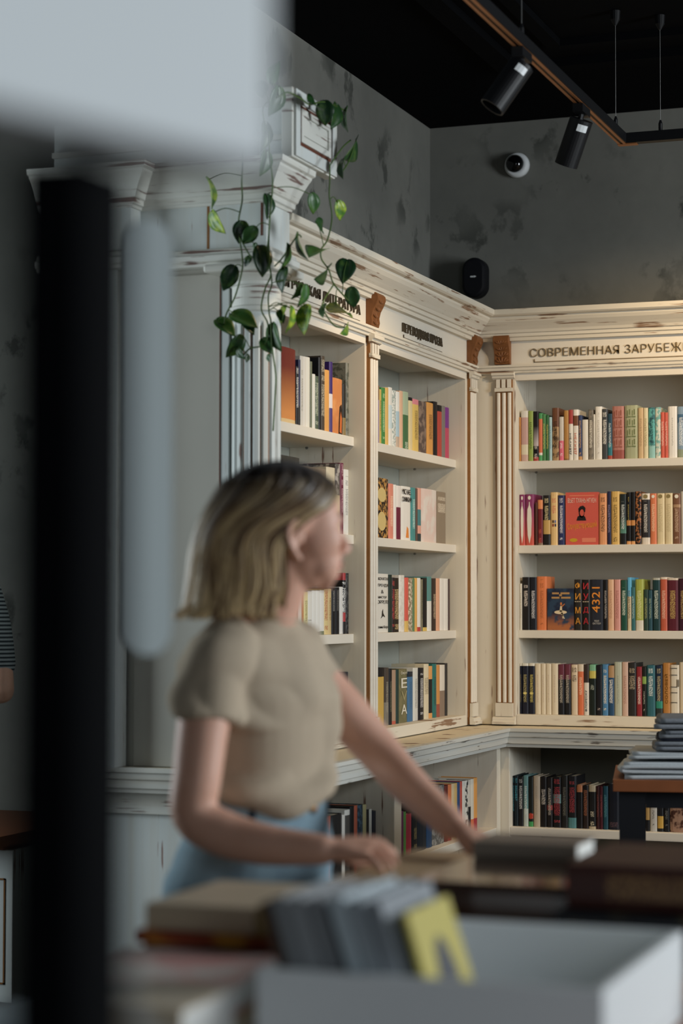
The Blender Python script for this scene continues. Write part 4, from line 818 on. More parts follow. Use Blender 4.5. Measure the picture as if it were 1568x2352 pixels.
for a in [(626, 188, 639, 138, 28), (598, 190, 605, 225, 34), (640, 205, 622, 268, 36), (610, 285, 607, 348, 26), (612, 350, 602, 406, 28), (478, 414, 494, 478, 10, 0, 1), (487, 490, 513, 538, 28, 0, 1), (612, 450, 618, 503, 26),
          (556, 512, 548, 560, 40), (585, 525, 556, 562, 34), (598, 570, 605, 636, 45), (585, 560, 592, 580, 13), (535, 615, 512, 669, 42), (660, 565, 650, 622, 14), (655, 618, 642, 673, 25), (683, 541, 700, 600, 9), (700, 658, 688, 708, 20), (705, 706, 693, 769, 34, 0, 1),
          (796, 600, 787, 649, 48, 1), (806, 664, 813, 709, 36, 1), (737, 572, 710, 582, 26, 1), (728, 512, 746, 532, 20, 1), (776, 465, 784, 508, 27, 1, 1), (716, 448, 722, 493, 28, 1), (745, 236, 747, 289, 42, 1), (772, 242, 766, 296, 25, 1), (795, 250, 792, 303, 10, 1),
          (818, 325, 797, 368, 20, 1), (787, 368, 782, 410, 13, 1), (640, 715, 652, 742, 20), (575, 590, 560, 612, 16), (690, 655, 672, 690, 16), (745, 700, 738, 728, 14, 1), (545, 800, 560, 826, 16), (712, 233, 736, 247, 15, 1), (536, 722, 592, 748, 38), (560, 738, 585, 767, 24), (500, 736, 541, 769, 34), (552, 775, 521, 824, 36), (625, 748, 641, 809, 32), (604, 780, 622, 811, 30), (568, 815, 567, 833, 12), (617, 815, 616, 832, 9),
          (655, 705, 640, 746, 14, 0, 1), (668, 708, 662, 766, 15, 0, 1), (771, 701, 801, 729, 28, 1, 1), (798, 748, 786, 768, 14, 1, 1), (752, 617, 729, 646, 14, 1)]:
    leaf(*a)
for (b, bx, by, sd) in LEAF_BASES:
    q = min((p for p, s_ in STEM_PTS), key=lambda p: (p - b).length + .4 * max(0, b.z - p.z))
    if (q - b).length < .003: continue
    mid = (q + b) / 2 + Vector((0, -.004, .012)) * min(1, (q - b).length * 20)
    MB().tube(smooth_pts([q, mid, b], 4), .0014, 5).build('petiole', M_STEM, VN, smooth=True)

# ================================================================ little table with folded clothes
tx0 = -1.364; ty0 = 5.925; tz = .80
ST = thing('side_table', 'small brown-topped table with black legs before the back bookcase', 'table', (tx0, ty0, 0))
MB().box((tx0, ty0, tz - .034), (-.45, 6.50, tz)).build('table_top', M_TABLE, ST, bevel=.002)
for (x, y) in ((tx0 + .018, ty0 + .02), (-.545, ty0 + .02), (tx0 + .018, 6.405), (-.545, 6.405)): MB().box((x, y, 0), (x + .075, y + .075, tz - .0345)).build('leg', M_BLACK2, ST)
for a, b in (((tx0 + .0935, ty0 + .03, tz - .082), (-.5455, ty0 + .05, tz - .0345)), ((tx0 + .0935, 6.44, tz - .082), (-.5455, 6.46, tz - .0345))): MB().box(a, b).build('apron', M_BLACK2, ST)
ST.rotation_euler = (0, 0, .21)
def m_jersey(n, a, b):
    k = NT(n, .95, .05); return k.col(k.mix(k.noise(k.pos(), 260., 4., .7), lin(a), lin(b)))
M_J1, M_J2 = m_jersey('light_grey_marl_jersey', 'a4a9ac', 'cdd2d4'), m_jersey('dark_grey_marl_jersey', '63676d', '979ca2')
M_J3 = m_jersey('charcoal_jersey', '2a2d38', '3c404c')
def sheet(path, thick, y0, y1, seed, amp=.006, ny=14):
    """a folded length of cloth: XZ path with thickness, carried along Y with soft waves"""
    rnd = random.Random(seed); ph = [rnd.uniform(0, 6) for _ in range(6)]
    P = [Vector((p[0], 0, p[1])) for p in path]; P = smooth_pts(P, 5); n = len(P); N = []
    for i in range(n):
        t = (P[min(i + 1, n - 1)] - P[max(i - 1, 0)]).normalized(); N.append(Vector((-t.z, 0, t.x)))
    m = MB(); vs = []
    for j in range(ny):
        v = j / (ny - 1); y = y0 + (y1 - y0) * v
        for sgn in (1, -1):
            for i in range(n):
                p = P[i] + N[i] * (thick / 2 * sgn); s_ = i / n * 9
                vs.append((p.x + amp * math.sin(v * 5 + ph[0] + s_ * .4), y + amp * .8 * math.sin(s_ + ph[1]), p.z + amp * .35 * math.sin(v * 6 + ph[2] + s_ * .7)))
    fs = []
    for j in range(ny - 1):
        for i in range(n - 1):
            a = j * 2 * n + i; b = a + 2 * n; fs.append((a, a + 1, b + 1, b)); a += n; b += n; fs.append((a, b, b + 1, a + 1))
        for e in (0, n - 1):
            a = j * 2 * n + e; fs.append((a, a + n, a + 3 * n, a + 2 * n))
    for j in (0, ny - 1):
        for i in range(n - 1): a = j * 2 * n + i; fs.append((a, a + 1, a + n + 1, a + n))
    m.add(vs, fs); return m
def clothes(label, x0, x1, z0, mat, layers, seed, th=.0085, zz=None):
    z = z0 + th / 2 + .0022; p = []; s_ = 1
    for q in range(layers):
        a, b = (x0 + .01 * (q % 3), x1) if s_ > 0 else (x1, x0 + .008 * (q % 2))
        zq = z + q * (th + .003)
        p += [(a, zq), (a + (b - a) * .35, zq + .002 * (-1) ** q), (a + (b - a) * .7, zq), (b, zq)]
        if q < layers - 1: p += [(b + (.012 if s_ > 0 else -.012), zq + (th + .003) / 2)]
        s_ = -s_
    o = sheet(p, th, ty0 + .03, ty0 + .34, seed).build('folded_shirt', mat, smooth=True)
    o.matrix_world = Matrix.Translation((tx0, ty0, 0)) @ Matrix.Rotation(.21, 4, 'Z') @ Matrix.Translation((-tx0, -ty0, 0))
    tag(o, label, 'shirt', 'folded shirts on the small table'); return o
clothes('light grey folded shirt lying at the bottom of the pile on the brown table', -1.335, -.80, tz, M_J1, 4, 1, .010)
clothes('light grey folded shirt, second from bottom of the pile on the brown table', -1.315, -.80, tz + .055, M_J1, 2, 2, .009)
clothes('dark grey folded shirt with charcoal lining above the light grey ones', -1.245, -.80, tz + .080, M_J2, 2, 3, .011)
clothes('charcoal folded shirt squeezed in the middle of the pile', -1.232, -.80, tz + .1085, M_J3, 1, 4, .008)
clothes('mid grey folded shirt near the top of the pile', -1.225, -.80, tz + .1195, M_J2, 2, 5, .009)
clothes('dark grey folded shirt on top of the pile', -1.240, -.80, tz + .1435, M_J2, 2, 6, .013)

# ================================================================ left aisle: low cabinet
AC = thing('low_cabinet', 'low white panelled cabinet with brown top at the far left edge', 'cabinet', (-3.9, 6.3, 0))
cx1 = onY(28, 2150, 6.06)[0]
MB().box((-4.6, 6.06, 0), (cx1, 6.7, .50)).build('body', M_PIERV, AC, bevel=.003)
for (a, b) in (((cx1 - .40, .06), (cx1 - .027, .065)), ((cx1 - .40, .40), (cx1 - .027, .405)), ((cx1 - .032, .06), (cx1 - .027, .405)), ((cx1 - .40, .06), (cx1 - .395, .405))):
    MB().box((a[0], 6.056, a[1]), (b[0], 6.0605, b[1])).build('panel_moulding', M_GROOVE, AC)
MB().box((-4.62, 5.93, .52), (cx1 + .02, 6.72, .555)).box((-4.6, 6.03, .5005), (cx1 - .02, 6.7, .5195)).build('cabinet_top', M_TABLE, AC)

# ================================================================ near things, far out of focus
DS = thing('display_stand', 'white sign board on a black square post, blurred close to the camera', 'stand', (-.45, .86, 0))
q0 = onY(27, 900, .835); q1 = onY(190, 900, .835); q2 = onX(305, 900, q1[0])
MB().box((q0[0], .835, .02), (q1[0], q2[1], 1.506)).build('post', M_POST, DS, bevel=.002)
MB().box((q0[0] - .12, .78, 0), (q1[0] + .12, q2[1] + .08, .02)).build('foot_plate', M_BLACK, DS)
c0 = atD(628, 388, 1.0)
e1 = Vector((.358, .934, 0)); e2 = Vector((-.934, .358, 0)); vs = []
for z in (c0[2], 2.0):
    for (a, b) in ((0, 0), (-.5, 0), (-.5, .048), (0, .048)): q = Vector((c0[0], c0[1], 0)) + e1 * a + e2 * b; vs.append((q.x, q.y, z))
MB().add(vs, [(0, 1, 2, 3), (4, 7, 6, 5), (0, 4, 5, 1), (1, 5, 6, 2), (2, 6, 7, 3), (3, 7, 4, 0)]).build('sign_board', M_WHITE, DS, bevel=.003)
b0 = atD(345, 1002, 2.4)
HB = thing('hanging_sign', 'narrow white sign strip hanging behind the black post', 'sign', tuple(b0))
hw, hh = .031, .222; m = MB(); nrm = Vector((.85, -.52, 0)).normalized(); tan = Vector((-nrm.y, nrm.x, 0)); vs = []
for e in (0, -.006):
    for q in range(24):
        a = 2 * PI * q / 24; vs.append(Vector(b0) + tan * (hw * math.cos(a)) + UPV * ((hh if math.sin(a) > 0 else -hh) + hw * math.sin(a)) + nrm * e)
m.add(vs, [tuple(range(24)), tuple(range(47, 23, -1))] + [(q, (q + 1) % 24, 24 + (q + 1) % 24, 24 + q) for q in range(24)]).build('panel', plain('grey_white_card', 'a9b3b4', .7, .2), HB)
MB().tube([(b0[0], b0[1], b0[2] + hh + hw - .002), (b0[0], b0[1], ZC)], .0006, 5).build('thread', M_STEEL, HB)

# ================================================================ display table with piles of books
TT = .80
DT = thing('display_table', 'big brown display table covered with piles of books', 'table', (-.4, 2.8, 0))
MB().box((-1.20, 1.90, TT - .04), (.75, 3.75, TT)).build('table_top', M_TABLE, DT, bevel=.003)
for (x, y) in ((-1.15, 1.95), (.62, 1.95), (-1.15, 3.62), (.62, 3.62)): MB().box((x, y, 0), (x + .08, y + .08, TT - .0405)).build('leg', M_BLACK2, DT)
def lying(x0, x1, y0, y1, z0, z1, c1, label, o=None, rot=0., spine='-y', grp='books piled on the display table'):
    """book lying flat; spine along -y, +x or -x side"""
    o = o or {}; cx, cy = (x0 + x1) / 2, (y0 + y1) / 2
    w, d = (x1 - x0, y1 - y0)
    if spine == '-y': L, dep, rz = w, d, 0
    elif spine == '-x': L, dep, rz = d, w, -PI / 2
    else: L, dep, rz = d, w, PI / 2
    t = z1 - z0 - .0006; b = .0028; m = MB()
    out = [(0, dep), (0, .004), (t * .2, .001), (t * .5, 0), (t * .8, .001), (t, .004), (t, dep), (t - b, dep), (t - b, .006), (b, .006), (b, dep)]
    m.prism([(yy - dep / 2, zz) for zz, yy in out], 'x', -L / 2, L / 2)
    me = m.mesh('book'); k = NT('lying_cover', o.get('rough', .45), o.get('spec', .35)); p = k.obj(); c = lin(c1)
    if 'bl' in o: c = k.mix(k.step(k.noise(p, o.get('bs', 18.), 3.), .45, .58), c, lin(o['bl']))
    if 't' in o:
        sx = k.n('ShaderNodeSeparateXYZ', i_0=p); n = k.noise(k.vec(p, (300., 0., 150.)), 1., 1.)
        mk = k.math('MULTIPLY', k.math('GREATER_THAN', n, .5), k.math('LESS_THAN', sx.outputs[1], -dep / 2 + .006))
        mk = k.math('MULTIPLY', mk, k.math('LESS_THAN', k.math('ABSOLUTE', sx.outputs[0]), L * .32))
        zz_ = k.math('ABSOLUTE', k.math('SUBTRACT', sx.outputs[2], t / 2)); mk = k.math('MULTIPLY', mk, k.math('LESS_THAN', zz_, t * .28))
        c = k.mix(mk, c, lin(o['t']))
    ob = link('book', me, k.col(c)); ob.location = (cx, cy, z0 + .0003); ob.rotation_euler = (0, 0, rz + math.radians(rot))
    MB().box((-L / 2 + .004, -dep / 2 + .0065, b + .0002), (L / 2 - .004, dep / 2 - .004, t - b - .0002)).build('pages', M_PAGESW if o.get('pw') else M_PAGES, ob)
    return tag(ob, label, 'book', grp)
# pile under her hand
lying(-1.14, -.92, 3.00, 3.46, .80, .842, '8a6f4e', 'brown hardback at the bottom of the pile under her right hand')
lying(-1.145, -.925, 3.01, 3.45, .842, .878, 'b49a78', 'beige hardback on top of the pile under her right hand', {'rough': .6})
lying(-1.185, -.94, 2.73, 2.98, .80, .868, '6a553c', 'thick olive-brown book lying in front of her hand', {'bl': '7a6a48'})
# big dark book pile
lying(-.905, -.68, 2.74, 3.16, .80, .858, '3a2620', 'dark book beneath the big dark-brown one with the grey book on it', {'pw': 1})
lying(-.915, -.685, 2.735, 3.15, .858, .924, '3a2820', 'big dark-brown glossy book under the grey-brown one, middle of the table', {'pw': 1, 'rough': .12, 'spec': 1.})
lying(-.905, -.745, 3.0, 3.125, .924, .950, '8a7d70', 'grey-brown book lying on the big dark-brown one', {'pw': 1})
# right-hand pile
xr = -.70 + .02
zz = .80
for q, (h_, c1, lb, x0, x1, y0, y1, o) in enumerate([
    (.030, 'c98a58', 'light orange book at the bottom of the right-hand pile', -.70, -.34, 2.62, 2.90, {}),
    (.022, '77716a', 'grey book second from bottom of the right-hand pile', -.672, -.36, 2.63, 2.88, {'bl': '9a948a'}),
    (.024, '14161a', 'black book with grey lettering midway up the right-hand pile', -.682, -.33, 2.64, 2.90, {'t': '5a5a5a'}),
    (.026, '17191e', 'black-and-yellow book second from top of the right-hand pile', -.69, -.35, 2.66, 2.93, {'bl': '6b6040', 'bs': 9.}),
    (.058, '3c1f1a', 'dark red-brown book with gold lettering on top of the right-hand pile', -.685, -.38, 2.70, 2.97, {'t': '8a6a44'})]):
    lying(x0, x1, y0, y1, zz, zz + h_, c1, lb, o); zz += h_
# left-hand pile
lying(-1.165, -.955, 2.09, 2.44, .80, .830, 'b08a5c', 'brown-edged book at the bottom of the left-hand pile', {}, 7)
lying(-1.160, -.960, 2.09, 2.42, .830, .866, 'c9c4bc', 'off-white book with faint pink print in the left-hand pile', {'bl': 'cf9a94', 'bs': 12., 'pw': 1}, 8)
lying(-1.185, -.945, 2.455, 2.72, .80, .866, '5a4436', 'dark brown book under the thin red-orange one, left-hand pile', {})
lying(-1.185, -.95, 2.435, 2.72, .866, .884, '8a3a24', 'thin red-orange book below the thick beige one, left-hand pile', {'bl': 'c88a34', 'bs': 14.})
lying(-1.175, -1.024, 2.44, 2.68, .884, .918, 'b7a58c', 'thick beige book on top of the left-hand pile', {})
lying(-1.020, -.955, 2.44, 2.66, .884, .920, 'a08a58', 'small mustard-brown book beside the thick beige one, left-hand pile', {})
lying(-.990, -.888, 1.925, 2.075, .80, .893, 'c4b49c', 'pale book with brown edges at the near left corner', {'pw': 1, 'bl': 'cfc8bd'})
lying(-1.15, -1.0, 1.92, 2.05, .80, .866, 'b9c6cb', 'pale blue-white book at the near left corner of the table', {'pw': 1})
# white tray
trx0, trx1, try0, try1, trz = -.885, -.498, 2.115, 2.54, .905
TR = thing('white_tray', 'open white box tray in the foreground holding cards and thin books', 'tray', (-.68, 2.28, TT))
MB().box((trx0, try0, TT + .0005), (trx1, try1, TT + .012)).build('bottom', M_WHITE, TR)
for a, b, n in (((trx0, try0, TT + .0125), (trx1, try0 + .012, trz), 'front_panel'), ((trx0, try1 - .012, TT + .0125), (trx1, try1, trz), 'back_panel'), ((trx0, try0 + .0125, TT + .0125), (trx0 + .012, try1 - .0125, trz), 'side_panel'), ((trx1 - .012, try0 + .0125, TT + .0125), (trx1, try1 - .0125, trz), 'side_panel')):
    MB().box(a, b).build(n, M_WHITE, TR, bevel=.002)
lean = math.radians(-18)
for q, (x, hgt, wd, th_, c1, lb, o) in enumerate([
    (-.830, .165, .17, .014, '4a3c34', 'dark brown thin book leaning leftmost in the white tray', {}),
    (-.813, .170, .17, .018, '85888a', 'grey thin book second from left in the white tray', {}),
    (-.792, .170, .17, .018, '94979a', 'mid grey thin book third from left in the white tray', {}),
    (-.771, .170, .17, .018, '808386', 'slate grey thin book fourth from left in the white tray', {}),
    (-.750, .172, .17, .006, '2c2e32', 'black card in the middle of the white tray', {}),
    (-.741, .174, .18, .018, 'b6c2c8', 'pale blue-white book leaning in the middle of the white tray', {}),
    (-.720, .172, .18, .018, '9aa2a8', 'blue-grey book right of the pale one in the white tray', {}),
    (-.699, .172, .18, .016, '8a9096', 'grey book left of the yellow card in the white tray', {}),
    (-.676, .160, .15, .006, 'c2b45a', 'yellow card with a dark arch rightmost in the white tray', {'y': 1})]):
    me = face_mesh(wd, hgt, th_, .0016).mesh('card_book')
    ob = link('book' if th_ > .008 else 'card', me, plain('tray_cover', c1, .5, .3, var=.12, sc=25))
    # stands on its edge facing +X, leaning back towards the left
    R = Matrix.Rotation(lean, 4, 'Y') @ Matrix.Rotation(PI / 2, 4, 'Z')
    ob.matrix_world = Matrix.Translation((x, 2.232, TT + .0130 + th_ * .315)) @ R
    MB().box((-wd / 2 + .002, .0019, .001), (wd / 2 - .001, th_ - .0019, hgt - .0012)).build('pages', M_PAGESW, ob)
    if o.get('y'):
        deco(ob, [[(-.034, .0), (.034, .0), (.032, .085), (.018, .115), (0, .125), (-.018, .115), (-.032, .085)]], '3a3c44', 'printed_arch')
    tag(ob, lb, 'book' if th_ > .008 else 'card', 'things standing in the white tray')

# ================================================================ people
M_SKIN = None
def m_skin():
    k = NT('skin', .5, .35); n = k.noise(k.pos(), 18., 3.)
    k.b.inputs['Subsurface Weight'].default_value = .12
    k.b.inputs['Subsurface Radius'].default_value = (.012, .005, .003)
    return k.col(k.mix(n, lin('c8957c'), lin('dcb09c')))
M_SKIN = m_skin()
def limb(mb, pts, seg=16, caps=(1, 1)):
    """tapering limb: pts (pos, radius); rounded ends"""
    P = [Vector(p) for p, r in pts]; R = [r for p, r in pts]
    Q = smooth_pts(P, 4); RR = []
    for i in range(len(R) - 1):
        for q in range(4): RR.append(R[i] + (R[i + 1] - R[i]) * (q / 4))
    RR.append(R[-1])
    mb.tube(Q, RR, seg)
    if caps[0]: mb.ell(P[0], (R[0],) * 3, nu=seg, nv=8)
    if caps[1]: mb.ell(P[-1], (R[-1],) * 3, nu=seg, nv=8)
def loft(mb, secs, sd, fd, seg=32, sq=2.3):
    """stack of super-ellipse sections: (centre, half width, half depth front, half depth back)"""
    vs = []; fs = []; n = len(secs)
    for (c, hw, hf, hb) in secs:
        c = Vector(c)
        for k in range(seg):
            a = 2 * PI * k / seg; ca, sa = math.cos(a), math.sin(a)
            x = math.copysign(abs(ca) ** (2 / sq), ca); y = math.copysign(abs(sa) ** (2 / sq), sa)
            vs.append(c + sd * (hw * x) + fd * ((hf if y > 0 else hb) * y))
    for i in range(n - 1):
        for k in range(seg):
            k2 = (k + 1) % seg; fs.append((i * seg + k, i * seg + k2, (i + 1) * seg + k2, (i + 1) * seg + k))
    fs.append(tuple(range(seg - 1, -1, -1))); fs.append(tuple((n - 1) * seg + k for k in range(seg)))
    mb.add(vs, fs)
def head_parts(mb, c, fx, ly, up):
    """skull, face and ears; fx face direction, ly the head's left, up"""
    ax = (fx, ly, up)
    def P(x, y, z): return c + fx * x + ly * y + up * z
    E = lambda x, y, z, a, b, d, nu=20, nv=12: mb.ell(P(x, y, z), (a, b, d), ax, nu, nv)
    E(-.012, 0, .030, .094, .075, .080); E(.032, 0, -.030, .056, .058, .078); E(.040, 0, -.072, .044, .045, .034); E(.076, 0, -.094, .015, .019, .014)
    E(.048, 0, .036, .046, .061, .048); E(.086, 0, -.055, .014, .028, .020)
    for s in (-1, 1):
        E(.060, s * .040, -.030, .027, .022, .026); E(.082, s * .030, .016, .012, .026, .008); E(.070, s * .020, -.075, .024, .02, .022)
        E(.104, s * .011, -.040, .010, .008, .007, 10, 8)
        E(.056, s * .036, -.056, .030, .021, .030); E(.046, s * .045, -.018, .042, .0215, .042); E(.040, s * .043, .018, .04, .022, .035); E(.074, s * .026, .002, .013, .022, .012)
        # ear: rim, inner plate and lobe
        rim = [P(.006, s * .073, -.012), P(.004, s * .078, .004), P(-.006, s * .083, .012), P(-.018, s * .086, .010), P(-.027, s * .087, -.002), P(-.027, s * .086, -.018), P(-.020, s * .083, -.032), P(-.011, s * .080, -.044), P(-.003, s * .077, -.052)]
        mb.tube(rim, [.005, .0052, .0055, .0058, .0058, .0055, .0055, .006, .0065], 8); E(-.012, s * .077, -.016, .015, .005, .027, 12, 8); E(-.002, s * .076, -.052, .008, .006, .008, 10, 8); E(.006, s * .075, -.020, .005, .005, .008, 8, 6)
    mb.tube([P(.090, 0, .006), P(.102, 0, -.012), P(.116, 0, -.032)], [.008, .009, .0105], 12); E(.115, 0, -.034, .0105, .0105, .0095, 12, 8)
    E(.096, 0, -.058, .0105, .022, .0052, 14, 8); E(.094, 0, -.068, .0105, .019, .0062, 14, 8)
def hand(mb, wrist, knuckles, tips, thumb, palm_up, r=.0082):
    """palm plus four unequal bent fingers and a thumb from the side of the palm"""
    W = Vector(wrist); K = [Vector(k) for k in knuckles]; T = [Vector(t) for t in tips]; up = Vector(palm_up)
    for k in K: mb.tube([W + (k - W) * .08, W + (k - W) * .55, k], [.017, .0145, .0105], 10)
    mb.tube([K[0], (K[0] + K[1]) / 2, (K[1] + K[2]) / 2, K[2], K[3]], .0095, 8)
    for k, t in zip(K, T):
        d = t - k; m1 = k + d * .42 + up * d.length * .16; m2 = k + d * .76 + up * d.length * .08
        limb(mb, [(k, r * 1.1), (m1, r), (m2, r * .9), (t, r * .78)], 10)
    limb(mb, [(Vector(thumb[0]), r * 1.5), (Vector(thumb[1]), r * 1.2), (Vector(thumb[2]), r * .9)], 10)
def fabric(n, a, b, sc=220., rough=.9):
    k = NT(n, rough, .1); return k.col(k.mix(k.noise(k.pos(), sc, 3., .7), lin(a), lin(b)))
M_SHIRT = fabric('beige_cotton', 'a89984', 'b6a793', 120.)
def m_denim(n, a, b, c_):
    k = NT(n, .85, .15); p = k.pos(); f = k.noise(k.vec(p, (700., 700., 90.)), 1., 2.); g = k.noise(p, 7., 3.)
    return k.col(k.mix(k.math('MULTIPLY', f, .5), k.mix(k.step(g, .38, .62), lin(a), lin(b)), lin(c_)))
M_DENIM = m_denim('blue_denim', '4a6478', '7f9caa', 'a2b6c0')
M_SHOE = plain('white_canvas_shoe', 'c8c4bc', .7, .2)

# ---- the woman at the table
D0 = 3.62
R_, F_ = Vector(_r), Vector((_f[0], _f[1], 0)).normalized(); UP = Vector((0, 0, 1)); R_ = Vector((_r[0], _r[1], 0)).normalized()
a_ = math.radians(32); FD = (R_ * math.cos(a_) - F_ * math.sin(a_)).normalized(); SD = FD.cross(UP).normalized()   # her front, her right
A = lambda x, y, d=D0: Vector(atD(x, y, d))
hipL = A(566, 2060)
WM = thing('person', 'woman in beige t-shirt and blue jeans leaning over the book table, looking away', 'person', (hipL.x, hipL.y, 0))
body = MB()
loft(body, [(A(605, 1405), .052, .05, .05), (A(592, 1440), .085, .05, .055), (A(583, 1475), .145, .062, .068), (A(580, 1540), .145, .080, .083), (A(585, 1610), .130, .096, .085), (A(592, 1700), .112, .086, .075), (A(596, 1800), .104, .080, .070), (A(592, 1900), .130, .095, .090), (A(580, 2010), .152, .105, .112), (A(566, 2110), .150, .105, .112)], SD, FD)
hc = A(655, 1215, 3.60)
b_ = math.radians(22); HF = (R_ * math.cos(b_) + F_ * math.sin(b_)).normalized(); HL = UP.cross(HF).normalized()
HUP = (UP + HF * .02).normalized()
limb(body, [(A(596, 1450, 3.62), .062), (A(622, 1385, 3.61), .053), (A(648, 1300, 3.605), .052)], 20)
head_parts(body, hc, HF, HL, HUP)
SH_R, EL_R, WR_R = A(494, 1512, 3.475), A(447, 1872, 3.40), A(742, 1952, 3.33)
limb(body, [(SH_R, .044), (A(470, 1640, 3.44), .0445), (A(453, 1780, 3.41), .041), (EL_R, .0385), (A(515, 1915, 3.385), .0385), (A(610, 1940, 3.36), .034), (WR_R, .0245)], 18)
hand(body, WR_R, [A(842, 1931, 3.365), A(852, 1940, 3.345), A(847, 1952, 3.322), A(833, 1967, 3.30)], [A(906, 1962, 3.35), A(912, 1982, 3.325), A(900, 1994, 3.30), A(878, 2000, 3.275)], [A(782, 1965, 3.37), A(826, 1985, 3.385), A(858, 1992, 3.38)], UP)
SH_L, EL_L, WR_L = A(700, 1530, 3.74), A(872, 1728, 3.72), A(1040, 1898, 3.55)
limb(body, [(SH_L, .042), (A(790, 1635, 3.74), .044), (EL_L, .039), (A(935, 1800, 3.66), .036), (WR_L, .0255)], 18)
hand(body, WR_L, [A(1098, 1920, 3.50), A(1105, 1928, 3.48), A(1100, 1936, 3.455), A(1088, 1942, 3.435)], [A(1150, 1962, 3.46), A(1158, 1970, 3.43), A(1148, 1978, 3.405), A(1126, 1982, 3.40)], [A(1062, 1930, 3.47), A(1082, 1956, 3.44), A(1102, 1972, 3.42)], UP)
lr, ll = hipL + SD * .085, hipL - SD * .085
def floorp(v, f): return Vector((v.x + FD.x * f, v.y + FD.y * f, 0))
for hp, ff in ((lr, -.06), (ll, .03)):
    fp = floorp(hp, ff); kn = (hp + fp) / 2 + FD * .03; kn.z = .46
    limb(body, [(hp + UP * .0, .088), (hp.lerp(kn, .5), .072), (kn, .054), (kn.lerp(fp, .4) + FD * -.015, .052), (Vector((fp.x, fp.y, .09)), .036)], 18)
    limb(body, [(Vector((fp.x, fp.y, .05)) - FD * .03, .034), (Vector((fp.x, fp.y, .035)) + FD * .08, .032), (Vector((fp.x, fp.y, .025)) + FD * .15, .022)], 14)
bm_ = remesh(body, .0042, 9)
link('body', bm_, M_SKIN, WM)
# eyes, brows, lips
HP = lambda x, y, z: hc + HF * x + HL * y + HUP * z
for s in (-1, 1):
    MB().ell(HP(.0725, s * .031, .000), (.0115, .0115, .0115), (HF, HL, HUP)).build('eye', plain('eye_white', 'd8d4d0', .3, .5), WM, smooth=True)
    MB().ell(HP(.0812, s * .032, .000), (.0032, .0055, .0055), (HF, HL, HUP)).build('iris', plain('blue_grey_iris', '3a4a58', .2, .5), WM, smooth=True)
    MB().tube([HP(.0855, s * .020, .004), HP(.0865, s * .031, .0065), HP(.080, s * .043, .003)], [.0012, .0018, .0012], 6).build('eyelashes', plain('lash', '1a1412', .8, .1), WM, smooth=True)
    MB().tube([HP(.094, s * .014, .021), HP(.091, s * .032, .026), HP(.079, s * .050, .021)], [.0028, .0032, .0015], 8).build('eyebrow', plain('brow_hair', '4a382a', .8, .1), WM, smooth=True)
MB().ell(HP(.0985, 0, -.0585), (.0095, .0215, .0048), (HF, HL, HUP)).ell(HP(.0965, 0, -.068), (.0095, .0185, .0057), (HF, HL, HUP)).build('lips', plain('lip_skin', 'b06a62', .45, .35), WM, smooth=True)
# hair: chin-length bob, dark roots, blonde lengths, tucked behind the ear
def m_hair():
    k = NT('blonde_hair_dark_roots', .42, .4); p = k.n('ShaderNodeAttribute', attribute_name='strand').outputs['Vector']
    s_ = k.n('ShaderNodeSeparateXYZ', i_0=p)
    st = k.noise(k.vec(p, (38., 1.6, 1.)), 1., 3.); st2 = k.noise(k.vec(p, (9., .8, 1.)), 1., 2.)
    root = k.math('ADD', s_.outputs[1], k.math('MULTIPLY', k.math('SUBTRACT', st2, .5), .55))
    c = k.mix(k.step(st, .40, .60), lin('6e4c28'), lin('f0cf98'))
    c = k.mix(k.step(root, .66, .22), c, lin('1d130e'))
    k.b.inputs['Sheen Weight'].default_value = .15
    return k.col(c)
M_HAIR = m_hair()
rows = [(.119, 2, .012, .012, .012), (.114, 2, .038, .036, .045), (.102, 2, .068, .058, .074), (.083, 9, .092, .073, .098), (.060, 27, .101, .082, .114), (.036, 52, .102, .087, .128), (.014, 76, .1, .083, .140),
        (-.014, 93, .1, .0795, .150), (-.046, 96, .1, .080, .157), (-.078, 96, .1, .086, .160), (-.108, 96, .1, .090, .163), (-.128, 97, .1, .089, .166), (-.142, 97, .1, .090, .171)]
NT_ = 120; vs = []; st = []; rnd = random.Random(5); prof = []
for k in range(NT_ + 1):
    prof.append((.0045 * math.sin(k * .9 + 1.2 * math.sin(k * .21)) + .003 * math.sin(k * .37 + 2), .012 * math.sin(k * .55) + .008 * math.sin(k * .21 + 1)))
for lay in (0, 1):
    for i, (z, th0, rf, rs, rb) in enumerate(rows):
        v = i / (len(rows) - 1)
        for k in range(NT_ + 1):
            q = k / NT_; th = math.radians(th0) + (2 * PI - 2 * math.radians(th0)) * q
            dr = prof[k][0] * min(1., v * 2.2) - (.010 if lay else 0.); zz_ = z + (prof[k][1] * max(0, v - .6) * 1.6)
            ca, sa = math.cos(th), math.sin(th); rx = (rf if ca > 0 else rb) + dr; ry = rs + dr
            tuck = 0.
            vs.append(HP(-.010 + ca * rx, sa * ry, zz_)); st.append((q * 6, v, 0))
fs = []; nr = len(rows); wd = NT_ + 1
for lay in (0, 1):
    for i in range(nr - 1):
        for k in range(NT_):
            a = lay * nr * wd + i * wd + k; f = (a, a + 1, a + wd + 1, a + wd); fs.append(f if lay == 0 else f[::-1])
for k in range(NT_):
    for i in (0, nr - 1):
        a = i * wd + k; b = nr * wd + i * wd + k; fs.append((a, b, b + 1, a + 1) if i else (a, a + 1, b + 1, b))
for i in range(nr - 1):
    for k in (0, NT_):
        a = i * wd + k; b = nr * wd + i * wd + k; fs.append((a, a + wd, b + wd, b))
me = bpy.data.meshes.new('hair'); me.from_pydata([tuple(v) for v in vs], [], fs)
at = me.attributes.new('strand', 'FLOAT_VECTOR', 'POINT'); at.data.foreach_set('vector', [c for t in st for c in t])
